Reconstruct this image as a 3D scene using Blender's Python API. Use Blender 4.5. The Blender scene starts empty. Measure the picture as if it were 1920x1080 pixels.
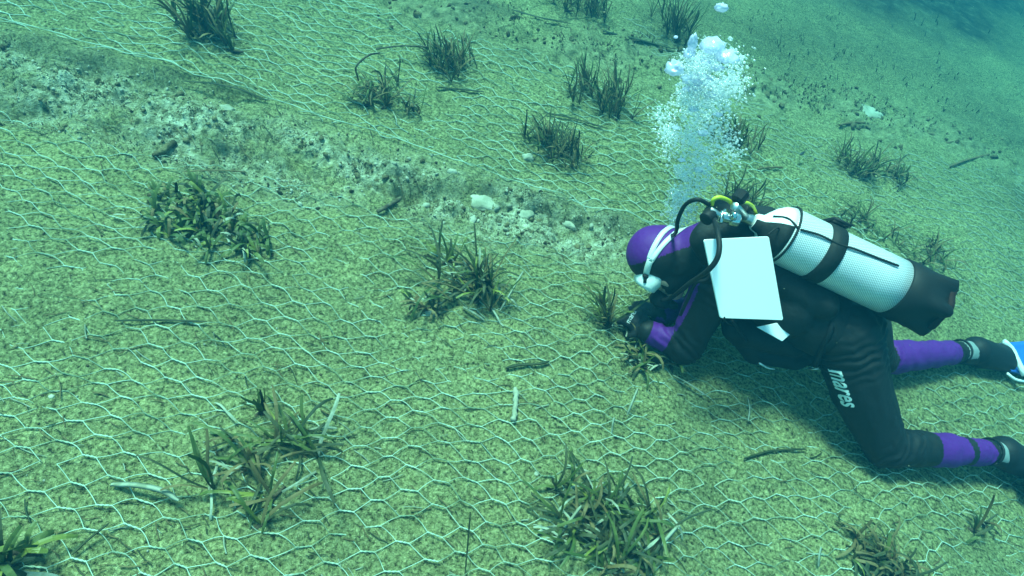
import bpy, bmesh, math, random
import numpy as np
from mathutils import Vector, Matrix
from mathutils.bvhtree import BVHTree

random.seed(7); rng = np.random.default_rng(7)
SC = bpy.context.scene
COL = SC.collection

# ------------------------------------------------------------------ camera
F, HX, HY, ZC = 1150.0, -0.0003, 0.00067, 2.14       # focal px (1920 wide), tilt of the seabed plane, distance on axis
_n = np.array([HX*F, HY*F, 1.0]); _nn = np.linalg.norm(_n); CAMH = ZC/_nn
_up = -np.array([_n[0], -_n[1], -_n[2]])/_nn
_Y = np.array([0, 0, -1.0]); _Y = _Y-(_Y@_up)*_up; _Y /= np.linalg.norm(_Y); _X = np.cross(_Y, _up)
CR = np.array([_X, _Y, _up]); CP = np.array([0, 0, CAMH])
cam = bpy.data.cameras.new('camera'); camo = bpy.data.objects.new('camera', cam); COL.objects.link(camo)
cam.sensor_width = 36; cam.lens = 36*F/1920; cam.clip_start = .02; cam.clip_end = 500
camo.matrix_world = Matrix.Translation(Vector(CP)) @ Matrix(CR.tolist()).to_4x4()
SC.camera = camo
def ray(px, py): return CR @ np.array([(px-960)/F, -(py-540)/F, -1.0])
def at(px, py, z=0.0):
    "the point at height z above the seabed seen at this place of the photograph"
    r = ray(px, py); return CP+r*((z-CAMH)/r[2])
def V(p): return Vector([float(a) for a in p])

UPW = np.array([-0.30, -0.03, 0.95]); UPW /= np.linalg.norm(UPW)      # the way bubbles rise: the seabed slopes down to the right

# ------------------------------------------------------------------ light
SUN_DIR = np.array([-0.42, 0.16, 0.90]); SUN_DIR /= np.linalg.norm(SUN_DIR)
w = bpy.data.worlds.new('World'); SC.world = w; w.use_nodes = True
wn = w.node_tree.nodes; wl = w.node_tree.links
bg = wn['Background']; bg.inputs['Strength'].default_value = 0.13
sky = wn.new('ShaderNodeTexSky'); sky.sky_type = 'NISHITA'; sky.sun_disc = False
sky.sun_elevation = math.asin(SUN_DIR[2]); sky.sun_rotation = math.atan2(SUN_DIR[0], SUN_DIR[1])
tint = wn.new('ShaderNodeMix'); tint.data_type = 'RGBA'; tint.blend_type = 'MULTIPLY'; tint.inputs[0].default_value = 1
tint.inputs[7].default_value = (.64, 1.0, .70, 1)      # daylight filtered by the water above
wl.new(sky.outputs[0], tint.inputs[6]); wl.new(tint.outputs[2], bg.inputs[0])
sl = bpy.data.lights.new('sun', 'SUN'); sl.energy = 3.0; sl.angle = math.radians(14); sl.color = (.82, 1.0, .77)
so = bpy.data.objects.new('sun', sl); COL.objects.link(so)
so.rotation_euler = Vector(SUN_DIR.tolist()).to_track_quat('Z', 'Y').to_euler()
SC.view_settings.view_transform = 'Standard'; SC.view_settings.look = 'None'
SC.view_settings.exposure = 1.87; SC.view_settings.gamma = 1
SC.cycles.max_bounces = 8; SC.cycles.diffuse_bounces = 4; SC.cycles.glossy_bounces = 2
SC.cycles.transmission_bounces = 4; SC.cycles.transparent_max_bounces = 24; SC.cycles.volume_bounces = 0
SC.cycles.use_denoising = True

# ------------------------------------------------------------------ small tools
def put(name, verts, faces, mats, parent=None, mi=None, smooth=False, uv=None):
    me = bpy.data.meshes.new(name)
    me.from_pydata([tuple(map(float, v)) for v in verts] if not isinstance(verts, np.ndarray) else verts.tolist(), [], faces)
    for m in (mats if isinstance(mats, (list, tuple)) else [mats]): me.materials.append(m)
    if mi is not None: me.polygons.foreach_set('material_index', mi)
    if smooth: me.polygons.foreach_set('use_smooth', [True]*len(me.polygons))
    me.update()
    o = bpy.data.objects.new(name, me); COL.objects.link(o)
    if parent: o.parent = parent
    return o
def tag(o, label=None, cat=None, group=None, kind=None):
    if label: o['label'] = label
    if cat: o['category'] = cat
    if group: o['group'] = group
    if kind: o['kind'] = kind
    return o
def empty(name, loc, label, cat, group=None):
    o = bpy.data.objects.new(name, None); COL.objects.link(o); o.location = V(loc); o.empty_display_size = .05
    return tag(o, label, cat, group)
def under(o, root):                     # parent, keeping the mesh where it stands
    o.parent = root; o.matrix_parent_inverse = Matrix.Translation(-root.location); return o

_P = rng.permutation(256); _P = np.concatenate([_P, _P, _P]); _G = rng.normal(size=(256, 2)); _G /= np.linalg.norm(_G, axis=1)[:, None]
def pn(x, y):
    "gradient noise, about -0.7..0.7"
    x = np.asarray(x, float); y = np.asarray(y, float)
    xi = np.floor(x).astype(int); yi = np.floor(y).astype(int); xf = x-xi; yf = y-yi
    u = xf*xf*xf*(xf*(xf*6-15)+10); v = yf*yf*yf*(yf*(yf*6-15)+10)
    def g(a, b):
        h = _P[_P[(xi+a) & 255]+((yi+b) & 255)]; q = _G[h]; return q[..., 0]*(xf-a)+q[..., 1]*(yf-b)
    return (g(0, 0)*(1-u)+g(1, 0)*u)*(1-v)+(g(0, 1)*(1-u)+g(1, 1)*u)*v
def fbm(x, y, o=4):
    s = 0; a = 1.0; k = 1.0
    for i in range(o): s = s+a*pn(np.asarray(x)*k+17.3*i, np.asarray(y)*k+5.1*i); a *= .5; k *= 2.03
    return s
def seg_dist(x, y, P):
    d = np.full(np.shape(x), 1e9)
    for a, b in zip(P[:-1], P[1:]):
        ab = b-a; t = np.clip(((x-a[0])*ab[0]+(y-a[1])*ab[1])/(ab@ab), 0, 1)
        d = np.minimum(d, np.hypot(x-a[0]-t*ab[0], y-a[1]-t*ab[1]))
    return d
def inside(x, y, P):
    x = np.asarray(x); y = np.asarray(y); r = np.zeros(x.shape, bool); n = len(P)
    for i in range(n):
        a = P[i]; b = P[(i+1) % n]
        c = ((a[1] > y) != (b[1] > y)) & (x < (b[0]-a[0])*(y-a[1])/(b[1]-a[1]+1e-12)+a[0]); r ^= c
    return r
STRIP = np.array([at(*p)[:2] for p in [(-250, 60), (0, 135), (250, 205), (500, 285), (750, 345), (950, 395), (1100, 440)]])
BANK = np.array([at(*p)[:2] for p in [(760, 10), (960, 60), (1250, 120), (1500, 190), (1750, 240), (2000, 330)]])
def rubble(x, y):
    w_ = .165+.06*pn(np.asarray(x)*3, np.asarray(y)*3)
    return np.clip(1.35-seg_dist(x, y, STRIP)/w_*.9, 0, 1)
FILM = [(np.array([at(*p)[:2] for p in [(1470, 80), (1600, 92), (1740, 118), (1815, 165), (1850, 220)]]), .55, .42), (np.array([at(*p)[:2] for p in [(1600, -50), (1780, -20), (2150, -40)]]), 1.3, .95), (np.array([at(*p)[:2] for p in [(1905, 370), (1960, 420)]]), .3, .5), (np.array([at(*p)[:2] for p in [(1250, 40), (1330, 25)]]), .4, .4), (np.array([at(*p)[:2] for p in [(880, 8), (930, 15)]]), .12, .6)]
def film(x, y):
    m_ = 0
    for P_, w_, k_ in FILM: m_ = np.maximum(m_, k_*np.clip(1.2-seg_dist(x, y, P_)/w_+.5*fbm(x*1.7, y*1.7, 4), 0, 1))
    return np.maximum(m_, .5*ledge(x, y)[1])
RIDGES = [(np.array([at(*p)[:2] for p in [(740, 325), (820, 338), (900, 352), (980, 372), (1070, 392), (1170, 418)]]), 1.0), (np.array([at(*p)[:2] for p in [(20, 62), (110, 90), (200, 118), (330, 146), (470, 172)]]), .9), (np.array([at(*p)[:2] for p in [(250, 232), (380, 262), (520, 300)]]), .5), (np.array([at(*p)[:2] for p in [(-20, 170), (60, 188), (120, 196)]]), .8)]
def ledge(x, y):
    "crumbling lip of the bank with a hollow under it on the near side"
    h = 0; t_ = 0
    wx = x+.03*pn(np.asarray(x)*9, np.asarray(y)*9); wy = y+.03*pn(np.asarray(x)*9+5, np.asarray(y)*9)
    for P_, k in RIDGES:
        d = seg_dist(wx, wy, P_); e = seg_dist(wx+.02, wy+.075, P_); b = .6+.9*fbm(np.asarray(x)*6+k, np.asarray(y)*6, 3)
        h = h+k*b*(.040*np.exp(-(d/.045)**2)-.050*np.exp(-(e/.050)**2)); t_ = np.maximum(t_, k*np.clip(b, 0, 1)*np.exp(-(d/.05)**2))
    return h, t_
def bank(x, y): return np.clip(1.3-seg_dist(x, y, BANK)/.28, 0, 1)
def gh(x, y):
    x = np.asarray(x, float); y = np.asarray(y, float)
    r = rubble(x, y); b = bank(x, y)
    h = .035*fbm(x*1.1+3, y*1.1, 3)+.012*fbm(x*5, y*5, 3)
    h = h+r*(.055*fbm(x*7, y*7, 4)+.030*np.abs(pn(x*20, y*20))+.014*pn(x*45, y*45))-.020*r
    h = h+b*(.05*fbm(x*6+9, y*6, 4))
    h = h+ledge(x, y)[0]
    far = np.clip((np.hypot(x, y)-6)/10, 0, 1)
    return h+far*.25*fbm(x*.3, y*.3, 3)
def gz(p): return float(gh(p[0], p[1]))
def on(px, py, dz=0.0):
    "a seabed point at this place of the photograph, on the real relief"
    p = at(px, py, 0)
    for _ in range(3): p = at(px, py, gz(p)+dz)
    return p

# ------------------------------------------------------------------ materials
def mat(name, col=(.5, .5, .5), rough=.7, metal=0.0, spec=.3, noise=None, bump=0.0, bscale=60.0, coat=0):
    m = bpy.data.materials.new(name); m.use_nodes = True; N = m.node_tree.nodes; L = m.node_tree.links
    b = N['Principled BSDF']; b.inputs['Roughness'].default_value = rough; b.inputs['Metallic'].default_value = metal
    b.inputs['Specular IOR Level'].default_value = spec; b.inputs['Base Color'].default_value = (*col, 1)
    if coat: b.inputs['Coat Weight'].default_value = coat
    tc = N.new('ShaderNodeTexCoord')
    if noise:
        c2, sc, lo, hi = noise
        t = N.new('ShaderNodeTexNoise'); t.inputs['Scale'].default_value = sc; t.inputs['Detail'].default_value = 5
        r = N.new('ShaderNodeValToRGB'); r.color_ramp.elements[0].position = lo; r.color_ramp.elements[1].position = hi
        r.color_ramp.elements[0].color = (*col, 1); r.color_ramp.elements[1].color = (*c2, 1)
        L.new(tc.outputs['Object'], t.inputs['Vector']); L.new(t.outputs[0], r.inputs[0]); L.new(r.outputs[0], b.inputs['Base Color'])
    if bump:
        t = N.new('ShaderNodeTexNoise'); t.inputs['Scale'].default_value = bscale; t.inputs['Detail'].default_value = 4
        bp = N.new('ShaderNodeBump'); bp.inputs['Strength'].default_value = bump; bp.inputs['Distance'].default_value = .01
        L.new(tc.outputs['Object'], t.inputs['Vector']); L.new(t.outputs[0], bp.inputs['Height']); L.new(bp.outputs[0], b.inputs['Normal'])
    return m

def seabed_mat():
    m = bpy.data.materials.new('silty_sand'); m.use_nodes = True; N = m.node_tree.nodes; L = m.node_tree.links
    b = N['Principled BSDF']; b.inputs['Roughness'].default_value = .95; b.inputs['Specular IOR Level'].default_value = .1
    g = N.new('ShaderNodeNewGeometry')
    def noise(s, d=4, r=.6, dist=0):
        t = N.new('ShaderNodeTexNoise'); t.inputs['Scale'].default_value = s; t.inputs['Detail'].default_value = d
        t.inputs['Roughness'].default_value = r; t.inputs['Distortion'].default_value = dist; L.new(g.outputs['Position'], t.inputs['Vector']); return t
    def ramp(src, stops):
        r = N.new('ShaderNodeValToRGB'); e = r.color_ramp.elements
        e[0].position, e[0].color = stops[0][0], (*stops[0][1], 1); e[1].position, e[1].color = stops[-1][0], (*stops[-1][1], 1)
        for p, c in stops[1:-1]: q = e.new(p); q.color = (*c, 1)
        L.new(src, r.inputs[0]); return r
    def mix(fac, a, c, bl='MIX'):
        x = N.new('ShaderNodeMix'); x.data_type = 'RGBA'; x.blend_type = bl
        if isinstance(fac, float): x.inputs[0].default_value = fac
        else: L.new(fac, x.inputs[0])
        L.new(a, x.inputs[6]); L.new(c, x.inputs[7]); return x.outputs[2]
    grain = noise(95, 6, .68, .25)
    mid = noise(11, 5, .6)
    big = noise(1.6, 4, .55)
    base = ramp(grain.outputs[0], [(.34, (.035, .042, .018)), (.42, (.185, .195, .080)), (.53, (.34, .36, .155)), (.66, (.54, .56, .28))])  # grain tone, with the shade in its pits put into the colour
    m1 = ramp(mid.outputs[0], [(.30, (.80, .82, .80)), (.55, (1, 1, 1)), (.75, (1.14, 1.12, 1.06))])
    c = mix(1.0, base.outputs[0], m1.outputs[0], 'MULTIPLY')
    m2 = ramp(big.outputs[0], [(.35, (.86, .88, .88)), (.65, (1.14, 1.12, 1.08))])
    c = mix(1.0, c, m2.outputs[0], 'MULTIPLY')
    # paler shelly rubble in the bare strip and darker turf on the bank (attributes of the mesh)
    at_ = N.new('ShaderNodeAttribute'); at_.attribute_name = 'rubble'
    rg = ramp(noise(34, 6, .7).outputs[0], [(.35, (.06, .065, .035)), (.43, (.26, .27, .15)), (.52, (.50, .52, .33)), (.66, (.78, .80, .58))])
    c = mix(at_.outputs['Fac'], c, rg.outputs[0])
    ab = N.new('ShaderNodeAttribute'); ab.attribute_name = 'bank'
    bgn = ramp(noise(14, 6, .7).outputs[0], [(.36, (.11, .12, .065)), (.48, (.27, .285, .145)), (.64, (.46, .47, .26))])
    c = mix(ab.outputs['Fac'], c, bgn.outputs[0])
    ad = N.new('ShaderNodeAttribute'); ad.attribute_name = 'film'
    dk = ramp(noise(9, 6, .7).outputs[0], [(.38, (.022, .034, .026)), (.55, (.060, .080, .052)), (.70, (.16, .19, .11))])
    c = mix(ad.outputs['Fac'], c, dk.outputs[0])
    spk = N.new('ShaderNodeTexVoronoi'); spk.inputs['Scale'].default_value = 26; L.new(g.outputs['Position'], spk.inputs['Vector'])
    sr = ramp(spk.outputs['Distance'], [(.045, (1, 1, 1)), (.09, (0, 0, 0))])
    hsh = ramp(spk.outputs['Color'], [(.80, (0, 0, 0)), (.84, (1, 1, 1))])
    f = N.new('ShaderNodeMath'); f.operation = 'MULTIPLY'; L.new(sr.outputs[0], f.inputs[0]); L.new(hsh.outputs[0], f.inputs[1])
    white = N.new('ShaderNodeRGB'); white.outputs[0].default_value = (.62, .60, .46, 1)
    c = mix(f.outputs[0], c, white.outputs[0])
    L.new(c, b.inputs['Base Color'])
    bp = N.new('ShaderNodeBump'); bp.inputs['Strength'].default_value = 1.0; bp.inputs['Distance'].default_value = .030
    L.new(grain.outputs[0], bp.inputs['Height'])
    b2 = N.new('ShaderNodeBump'); b2.inputs['Strength'].default_value = .7; b2.inputs['Distance'].default_value = .02
    L.new(noise(30, 3).outputs[0], b2.inputs['Height']); L.new(bp.outputs[0], b2.inputs['Normal']); L.new(b2.outputs[0], b.inputs['Normal'])
    return m

M = dict(
    wire=mat('galvanised_wire', (.44, .55, .42), .7, 0, .3, noise=((.18, .24, .14), 9, .45, .62)),
    wire_old=mat('silted_wire', (.34, .38, .30), .7, 0, .3, noise=((.26, .30, .22), 9, .4, .6)),
    leaf=mat('leaf_green', (.040, .072, .016), .55, 0, .3, noise=((.10, .125, .03), 14, .4, .65)),
    leaf_dark=mat('leaf_dark', (.024, .040, .016), .6, 0, .25, noise=((.065, .07, .028), 14, .4, .65)),
    leaf_brown=mat('leaf_brown', (.12, .09, .035), .7, 0, .3, noise=((.16, .13, .05), 20, .4, .65)),
    leaf_pale=mat('leaf_pale', (.30, .33, .24), .7, 0, .3, noise=((.20, .22, .14), 35, .45, .6)),
    leaf_yellow=mat('leaf_yellow', (.20, .22, .04), .5, 0, .3, noise=((.07, .10, .02), 20, .4, .65)),
    rhizome=mat('rhizome', (.05, .04, .022), .9, 0, .2, noise=((.11, .09, .05), 40, .4, .6), bump=.6, bscale=120),
    twig=mat('twig', (.055, .045, .028), .85, 0, .2, noise=((.13, .12, .07), 30, .4, .6), bump=.4),
    stone=mat('stone', (.40, .40, .30), .85, 0, .2, noise=((.24, .25, .17), 12, .4, .62), bump=.6, bscale=50),
    algae=mat('algae', (.06, .055, .028), .95, 0, .1, noise=((.20, .18, .09), 16, .4, .62), bump=.9, bscale=90),
    neo=mat('black_neoprene', (.007, .008, .008), .6, 0, .3, bump=.8, bscale=13),
    purple=mat('purple_neoprene', (.080, .004, .17), .62, 0, .3, bump=.6, bscale=14),
    vest=mat('black_nylon', (.008, .010, .010), .7, 0, .3, bump=.35, bscale=40),
    glove=mat('black_glove', (.012, .014, .016), .65, 0, .35, bump=.3, bscale=60),
    skin=mat('skin', (.42, .26, .19), .55, 0, .4),
    grey=mat('grey_neoprene', (.20, .24, .24), .7, 0, .3, bump=.2, bscale=60),
    rubber=mat('black_rubber', (.008, .009, .010), .6, 0, .25),
    silicone=mat('white_silicone', (.74, .76, .74), .4, 0, .5),
    glass=mat('mask_glass', (.03, .05, .05), .08, 0, .6),
    slate=mat('white_plastic', (.86, .86, .88), .45, 0, .4),
    fray=mat('worn_rubber', (.022, .008, .007), .8, 0, .2),
    chrome=mat('chrome', (.62, .62, .60), .22, 1.0, .5),
    steel=mat('steel', (.55, .56, .54), .35, 1.0, .5),
    yellow=mat('yellow_hose', (.50, .52, .03), .45, 0, .4),
    print=mat('white_print', (.78, .80, .78), .6, 0, .3),
    blue=mat('blue_fin', (.03, .14, .55), .4, 0, .5),
    red=mat('red_rubber', (.12, .012, .010), .6, 0, .3),
)
for k in ('leaf', 'leaf_dark', 'leaf_yellow', 'leaf_brown'):
    b_ = M[k].node_tree.nodes['Principled BSDF']; b_.inputs['Subsurface Weight'].default_value = 0
MSAND = seabed_mat()

# ------------------------------------------------------------------ seabed
def axis(lo, hi, c0, c1, fine, grow):
    a = list(np.arange(c0, c1, fine)); s = fine; x = a[-1]
    while x < hi: s *= grow; x += s; a.append(x)
    s = fine; x = a[0]
    while x > lo: s *= grow; x -= s; a.insert(0, x)
    return np.array(a)
ax = axis(-60, 60, -2.2, 2.4, .0095, 1.035); ay = axis(-20, 80, 0.0, 3.6, .0095, 1.03)
gx, gy = np.meshgrid(ax, ay)
z = gh(gx, gy)
near = np.clip((4.5-np.hypot(gx, gy))/1.5, 0, 1)
z = z+near*(.0055*pn(gx*38, gy*38)+.0045*pn(gx*24+7, gy*24)+.003*np.minimum(pn(gx*31+3, gy*31), 0))
nx_, ny_ = len(ax), len(ay)
vv = np.stack([gx.ravel(), gy.ravel(), z.ravel()], 1)
ii = (np.arange(ny_-1)[:, None]*nx_+np.arange(nx_-1)[None, :]).ravel()
ff = np.stack([ii, ii+1, ii+1+nx_, ii+nx_], 1)
me = bpy.data.meshes.new('seabed'); me.vertices.add(len(vv)); me.vertices.foreach_set('co', vv.ravel().astype(np.float32))
me.loops.add(ff.size); me.loops.foreach_set('vertex_index', ff.ravel().astype(np.int32))
me.polygons.add(len(ff)); me.polygons.foreach_set('loop_start', np.arange(0, ff.size, 4).astype(np.int32))
me.polygons.foreach_set('loop_total', np.full(len(ff), 4, np.int32)); me.update(); me.validate()
me.polygons.foreach_set('use_smooth', [True]*len(ff))
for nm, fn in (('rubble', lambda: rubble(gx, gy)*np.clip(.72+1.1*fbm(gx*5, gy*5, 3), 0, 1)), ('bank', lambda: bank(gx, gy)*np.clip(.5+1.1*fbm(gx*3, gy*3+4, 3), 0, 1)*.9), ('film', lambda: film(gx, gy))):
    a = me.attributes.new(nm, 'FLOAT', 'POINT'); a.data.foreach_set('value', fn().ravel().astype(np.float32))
me.materials.append(MSAND)
sb = bpy.data.objects.new('seabed', me); COL.objects.link(sb); tag(sb, kind='structure')

# ------------------------------------------------------------------ builders: tubes, ribbons, blobs
class MB:
    def __init__(s): s.v = []; s.f = []; s.m = []
    def tube(s, pts, r, k=5, mi=0, cap=True):
        pts = [np.asarray(p, float) for p in pts]; n = len(pts); base = len(s.v)
        rr = r if hasattr(r, '__len__') else [r]*n
        t0 = pts[1]-pts[0]; a = np.cross(t0, (0, 0, 1.0))
        if np.linalg.norm(a) < 1e-6: a = np.array([1.0, 0, 0])
        for i, p in enumerate(pts):
            t = pts[min(i+1, n-1)]-pts[max(i-1, 0)]; t = t/(np.linalg.norm(t)+1e-12)
            a = a-(a@t)*t; a = a/(np.linalg.norm(a)+1e-12); b = np.cross(t, a)
            for j in range(k):
                q = 2*math.pi*j/k; s.v.append(p+rr[i]*(math.cos(q)*a+math.sin(q)*b))
        for i in range(n-1):
            for j in range(k):
                s.f.append((base+i*k+j, base+i*k+(j+1) % k, base+(i+1)*k+(j+1) % k, base+(i+1)*k+j)); s.m.append(mi)
        if cap:
            s.f.append(tuple(base+j for j in range(k))[::-1]); s.f.append(tuple(base+(n-1)*k+j for j in range(k))); s.m += [mi, mi]
    def ribbon(s, pts, wdir, w, mi=0, th=.0007):
        "a leaf: a thin closed strip"
        n = len(pts); base = len(s.v)
        for i, p in enumerate(pts):
            t = pts[min(i+1, n-1)]-pts[max(i-1, 0)]; t = t/(np.linalg.norm(t)+1e-12)
            d = wdir-(wdir@t)*t; d = d/(np.linalg.norm(d)+1e-12); nr = np.cross(t, d)
            ww = w[i] if hasattr(w, '__len__') else w
            s.v += [p-d*ww, p+nr*th, p+d*ww, p-nr*th]
        for i in range(n-1):
            for j in range(4):
                s.f.append((base+4*i+j, base+4*i+(j+1) % 4, base+4*i+4+(j+1) % 4, base+4*i+4+j)); s.m.append(mi)
    def ico(s, c, r, mi=0, sub=1, axes=None, jitter=0.0):
        base = len(s.v); vs, fs = ICO[sub]
        q = vs*(1+jitter*rng.normal(size=(len(vs), 1))) if jitter else vs
        r = np.asarray(r, float)
        q = q*r
        if axes is not None: q = q @ axes
        s.v += list(q+np.asarray(c)); s.f += [tuple(base+i for i in f) for f in fs]; s.m += [mi]*len(fs)
    def build(s, name, mats, parent=None, smooth=True):
        return put(name, np.array(s.v), s.f, mats, parent, s.m, smooth)
def icos(name, C, R3, m, sub=1, rot=False, jitter=0.0):
    vs, fs = ICO[sub]; fs = np.array(fs); C = np.asarray(C); n = len(C); q = np.repeat(vs[None], n, 0)
    if jitter: q = q*(1+jitter*rng.normal(size=(n, len(vs), 1)))
    q = q*np.asarray(R3)[:, None, :]
    if rot:
        R_ = np.linalg.qr(rng.normal(size=(n, 3, 3)))[0]; q = q @ R_
    v = (q+C[:, None, :]).reshape(-1, 3); f = (fs[None]+np.arange(n)[:, None, None]*len(vs)).reshape(-1, 3)
    return put(name, v, f.tolist(), m, smooth=True)
def _ico(sub):
    b = bmesh.new(); bmesh.ops.create_icosphere(b, subdivisions=sub, radius=1); b.verts.ensure_lookup_table()
    r = (np.array([v.co[:] for v in b.verts]), [[v.index for v in f.verts] for f in b.faces]); b.free(); return r
ICO = {1: _ico(1), 2: _ico(2), 3: _ico(3)}
def rot_rand():
    q, _ = np.linalg.qr(rng.normal(size=(3, 3))); return q
def smooth_path(P, n):
    "Catmull-Rom through the points"
    P = [np.asarray(p, float) for p in P]; P = [2*P[0]-P[1]]+P+[2*P[-1]-P[-2]]; out = []
    m = len(P)-3
    for k in range(n):
        u = k/(n-1)*m; i = min(int(u), m-1); t = u-i; a, b, c, d = P[i:i+4]
        out.append(.5*((2*b)+(-a+c)*t+(2*a-5*b+4*c-d)*t*t+(-a+3*b-3*c+d)*t**3))
    return out

# ------------------------------------------------------------------ wire netting
def tubes_batch(P, r, k):
    "many short tubes at once: P is (B, n, 3)"
    B, n, _ = P.shape; T = np.empty_like(P); T[:, 1:-1] = P[:, 2:]-P[:, :-2]; T[:, 0] = P[:, 1]-P[:, 0]; T[:, -1] = P[:, -1]-P[:, -2]
    T /= np.linalg.norm(T, axis=2, keepdims=True)+1e-12
    A = np.cross(T, [0, 0, 1.0]); A /= np.linalg.norm(A, axis=2, keepdims=True)+1e-9; C = np.cross(T, A)
    q = 2*np.pi*np.arange(k)/k
    X = P[:, :, None, :]+r*(np.cos(q)[None, None, :, None]*A[:, :, None, :]+np.sin(q)[None, None, :, None]*C[:, :, None, :])
    j = np.arange(k); i = np.arange(n-1); f = np.stack([i[:, None]*k+j, i[:, None]*k+(j+1) % k, (i[:, None]+1)*k+(j+1) % k, (i[:, None]+1)*k+j], -1).reshape(-1, 4)
    F_ = (f[None]+(np.arange(B)*n*k)[:, None, None]).reshape(-1, 4)
    return X.reshape(-1, 3), F_
def netting(label, poly, org, ang, P, D, tw, r1, r2, warp, lift, seed, m, edge=None, kill=0.0, maxr=9):
    poly = np.array(poly); ca, sa = math.cos(ang), math.sin(ang); org = np.asarray(org)[:2]
    loc = (poly-org) @ np.array([[ca, -sa], [sa, ca]])
    i0, i1 = int(loc[:, 0].min()/P)-1, int(loc[:, 0].max()/P)+2; j0, j1 = int(loc[:, 1].min()/D*2)-2, int(loc[:, 1].max()/D*2)+3
    def W(u, v):
        "warped lattice to seabed"
        u2 = u+warp*fbm(u*1.7+seed, v*1.7, 2)+.012*pn(u*9+seed, v*9); v2 = v+warp*fbm(u*1.7, v*1.7+seed+31, 2)+.008*pn(u*9, v*11+seed)
        x = org[0]+u2*ca-v2*sa; y = org[1]+u2*sa+v2*ca
        z = gh(x, y)+lift*(.42+1.3*fbm(x*2.3+seed, y*2.3, 3))+.006*pn(x*13, y*13+seed)
        return np.stack([x, y, z], -1)
    rr = random.Random(seed); h = P*tw/2; jit = {}
    def node(i, j, s):
        k = (i, j, s)
        if k not in jit: jit[k] = (rr.gauss(0, P*.018), rr.gauss(0, D*.035))
        return ((i+.5*(j % 2))*P+s*h+jit[k][0], j*D/2+jit[k][1])
    E_ = []
    for j in range(j0, j1):
        for i in range(i0, i1):
            L, R = node(i, j, -1), node(i, j, 1)
            E_.append((*L, *R, 1, 0.0))
            for dj in (1, -1): E_.append((*R, *node(i+(1 if j % 2 else 0), j+dj, -1), 0, rr.uniform(-.003, .004)))
    E_ = np.array(E_); mid = W((E_[:, 0]+E_[:, 2])/2, (E_[:, 1]+E_[:, 3])/2); dist = np.hypot(mid[:, 0], mid[:, 1])
    ok = inside(mid[:, 0], mid[:, 1], poly) & (dist < maxr) & (np.array([rr.random() for _ in E_]) >= kill)
    E_ = E_[ok]; far = dist[ok] > 2.9; vs, fs, off = [], [], 0
    def emit(sel, n, r, k, ph=None):
        nonlocal off
        e = E_[sel]
        if not len(e): return
        t = np.linspace(0, 1, n)[None]
        u = e[:, :1]+(e[:, 2:3]-e[:, :1])*t; v = e[:, 1:2]+(e[:, 3:4]-e[:, 1:2])*t+np.sin(np.pi*t)*e[:, 5:6]
        Q = W(u, v)
        if ph is not None:
            an = ph+t*3*np.pi+0*u; Q = Q+r*.9*np.stack([-sa*np.cos(an), ca*np.cos(an), np.sin(an)], -1)
        X, F_ = tubes_batch(Q, r, k); vs.append(X); fs.append(F_+off); off += len(X)
    tw_ = E_[:, 4] > .5
    emit(tw_ & ~far, 9, r2, 4, 0.0); emit(tw_ & ~far, 9, r2, 4, math.pi); emit(tw_ & far, 3, r2*1.5, 3)
    emit(~tw_ & ~far, 6, r1, 4); emit(~tw_ & far, 4, r1, 3)
    o = put('wire_netting', np.concatenate(vs), np.concatenate(fs).tolist(), m, smooth=True)
    tag(o, label, 'wire netting', 'sheets of wire netting laid over the seabed')
    if edge:
        eb = MB(); pts = smooth_path([np.append(at(*p)[:2], 0) for p in edge], 90)
        for q in pts: q[2] = gh(q[0], q[1])+lift*(.9+.7*fbm(q[0]*2.3+seed, q[1]*2.3, 2))+.008
        eb.tube(pts, r2*1.15, 5); eb.build('edge_wire', m, o)
    return o
G = lambda L_: [at(*p)[:2] for p in L_]
netting('pale hexagonal wire netting laid over the sand in the foreground and under the diver',
        G([(-420, 120), (0, 190), (250, 285), (500, 330), (700, 392), (900, 440), (1100, 480), (1300, 560), (1500, 625), (1700, 690), (2050, 735), (2300, 1250), (900, 1500), (-300, 1500)]),
        at(250, 985), math.radians(13.5), .152, .0575, .22, .00105, .0013, .055, .014, 3, M['wire'], kill=.012)
netting('middle sheet of wire netting with a straight edge wire, beyond the bare rubble strip',
        G([(-500, -80), (-150, 0), (0, 38), (215, 105), (330, 140), (600, 225), (740, 262), (870, 310), (1000, 355), (1180, 412), (1420, 500), (1750, 560), (1620, 400), (1400, 285), (1200, 180), (1000, 105), (800, 55), (650, -20), (300, -250)]),
        at(700, 200), math.radians(10), .142, .062, .22, .0015, .0016, .06, .015, 11, M['wire'],
        edge=[(0, 38), (215, 105), (330, 140), (600, 225), (740, 262), (870, 310), (1000, 355), (1180, 412), (1380, 478)], kill=.04)
netting('faint far sheet of silted wire netting at the right beyond the tank',
        G([(1150, 10), (1280, 90), (1500, 250), (1700, 285), (1990, 335), (2100, 640), (1800, 590), (1650, 400), (1430, 285), (1300, 190)]),
        at(1700, 400), math.radians(4), .150, .064, .24, .0012, .0014, .07, .008, 23, M['wire_old'], kill=.15, maxr=7)
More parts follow.
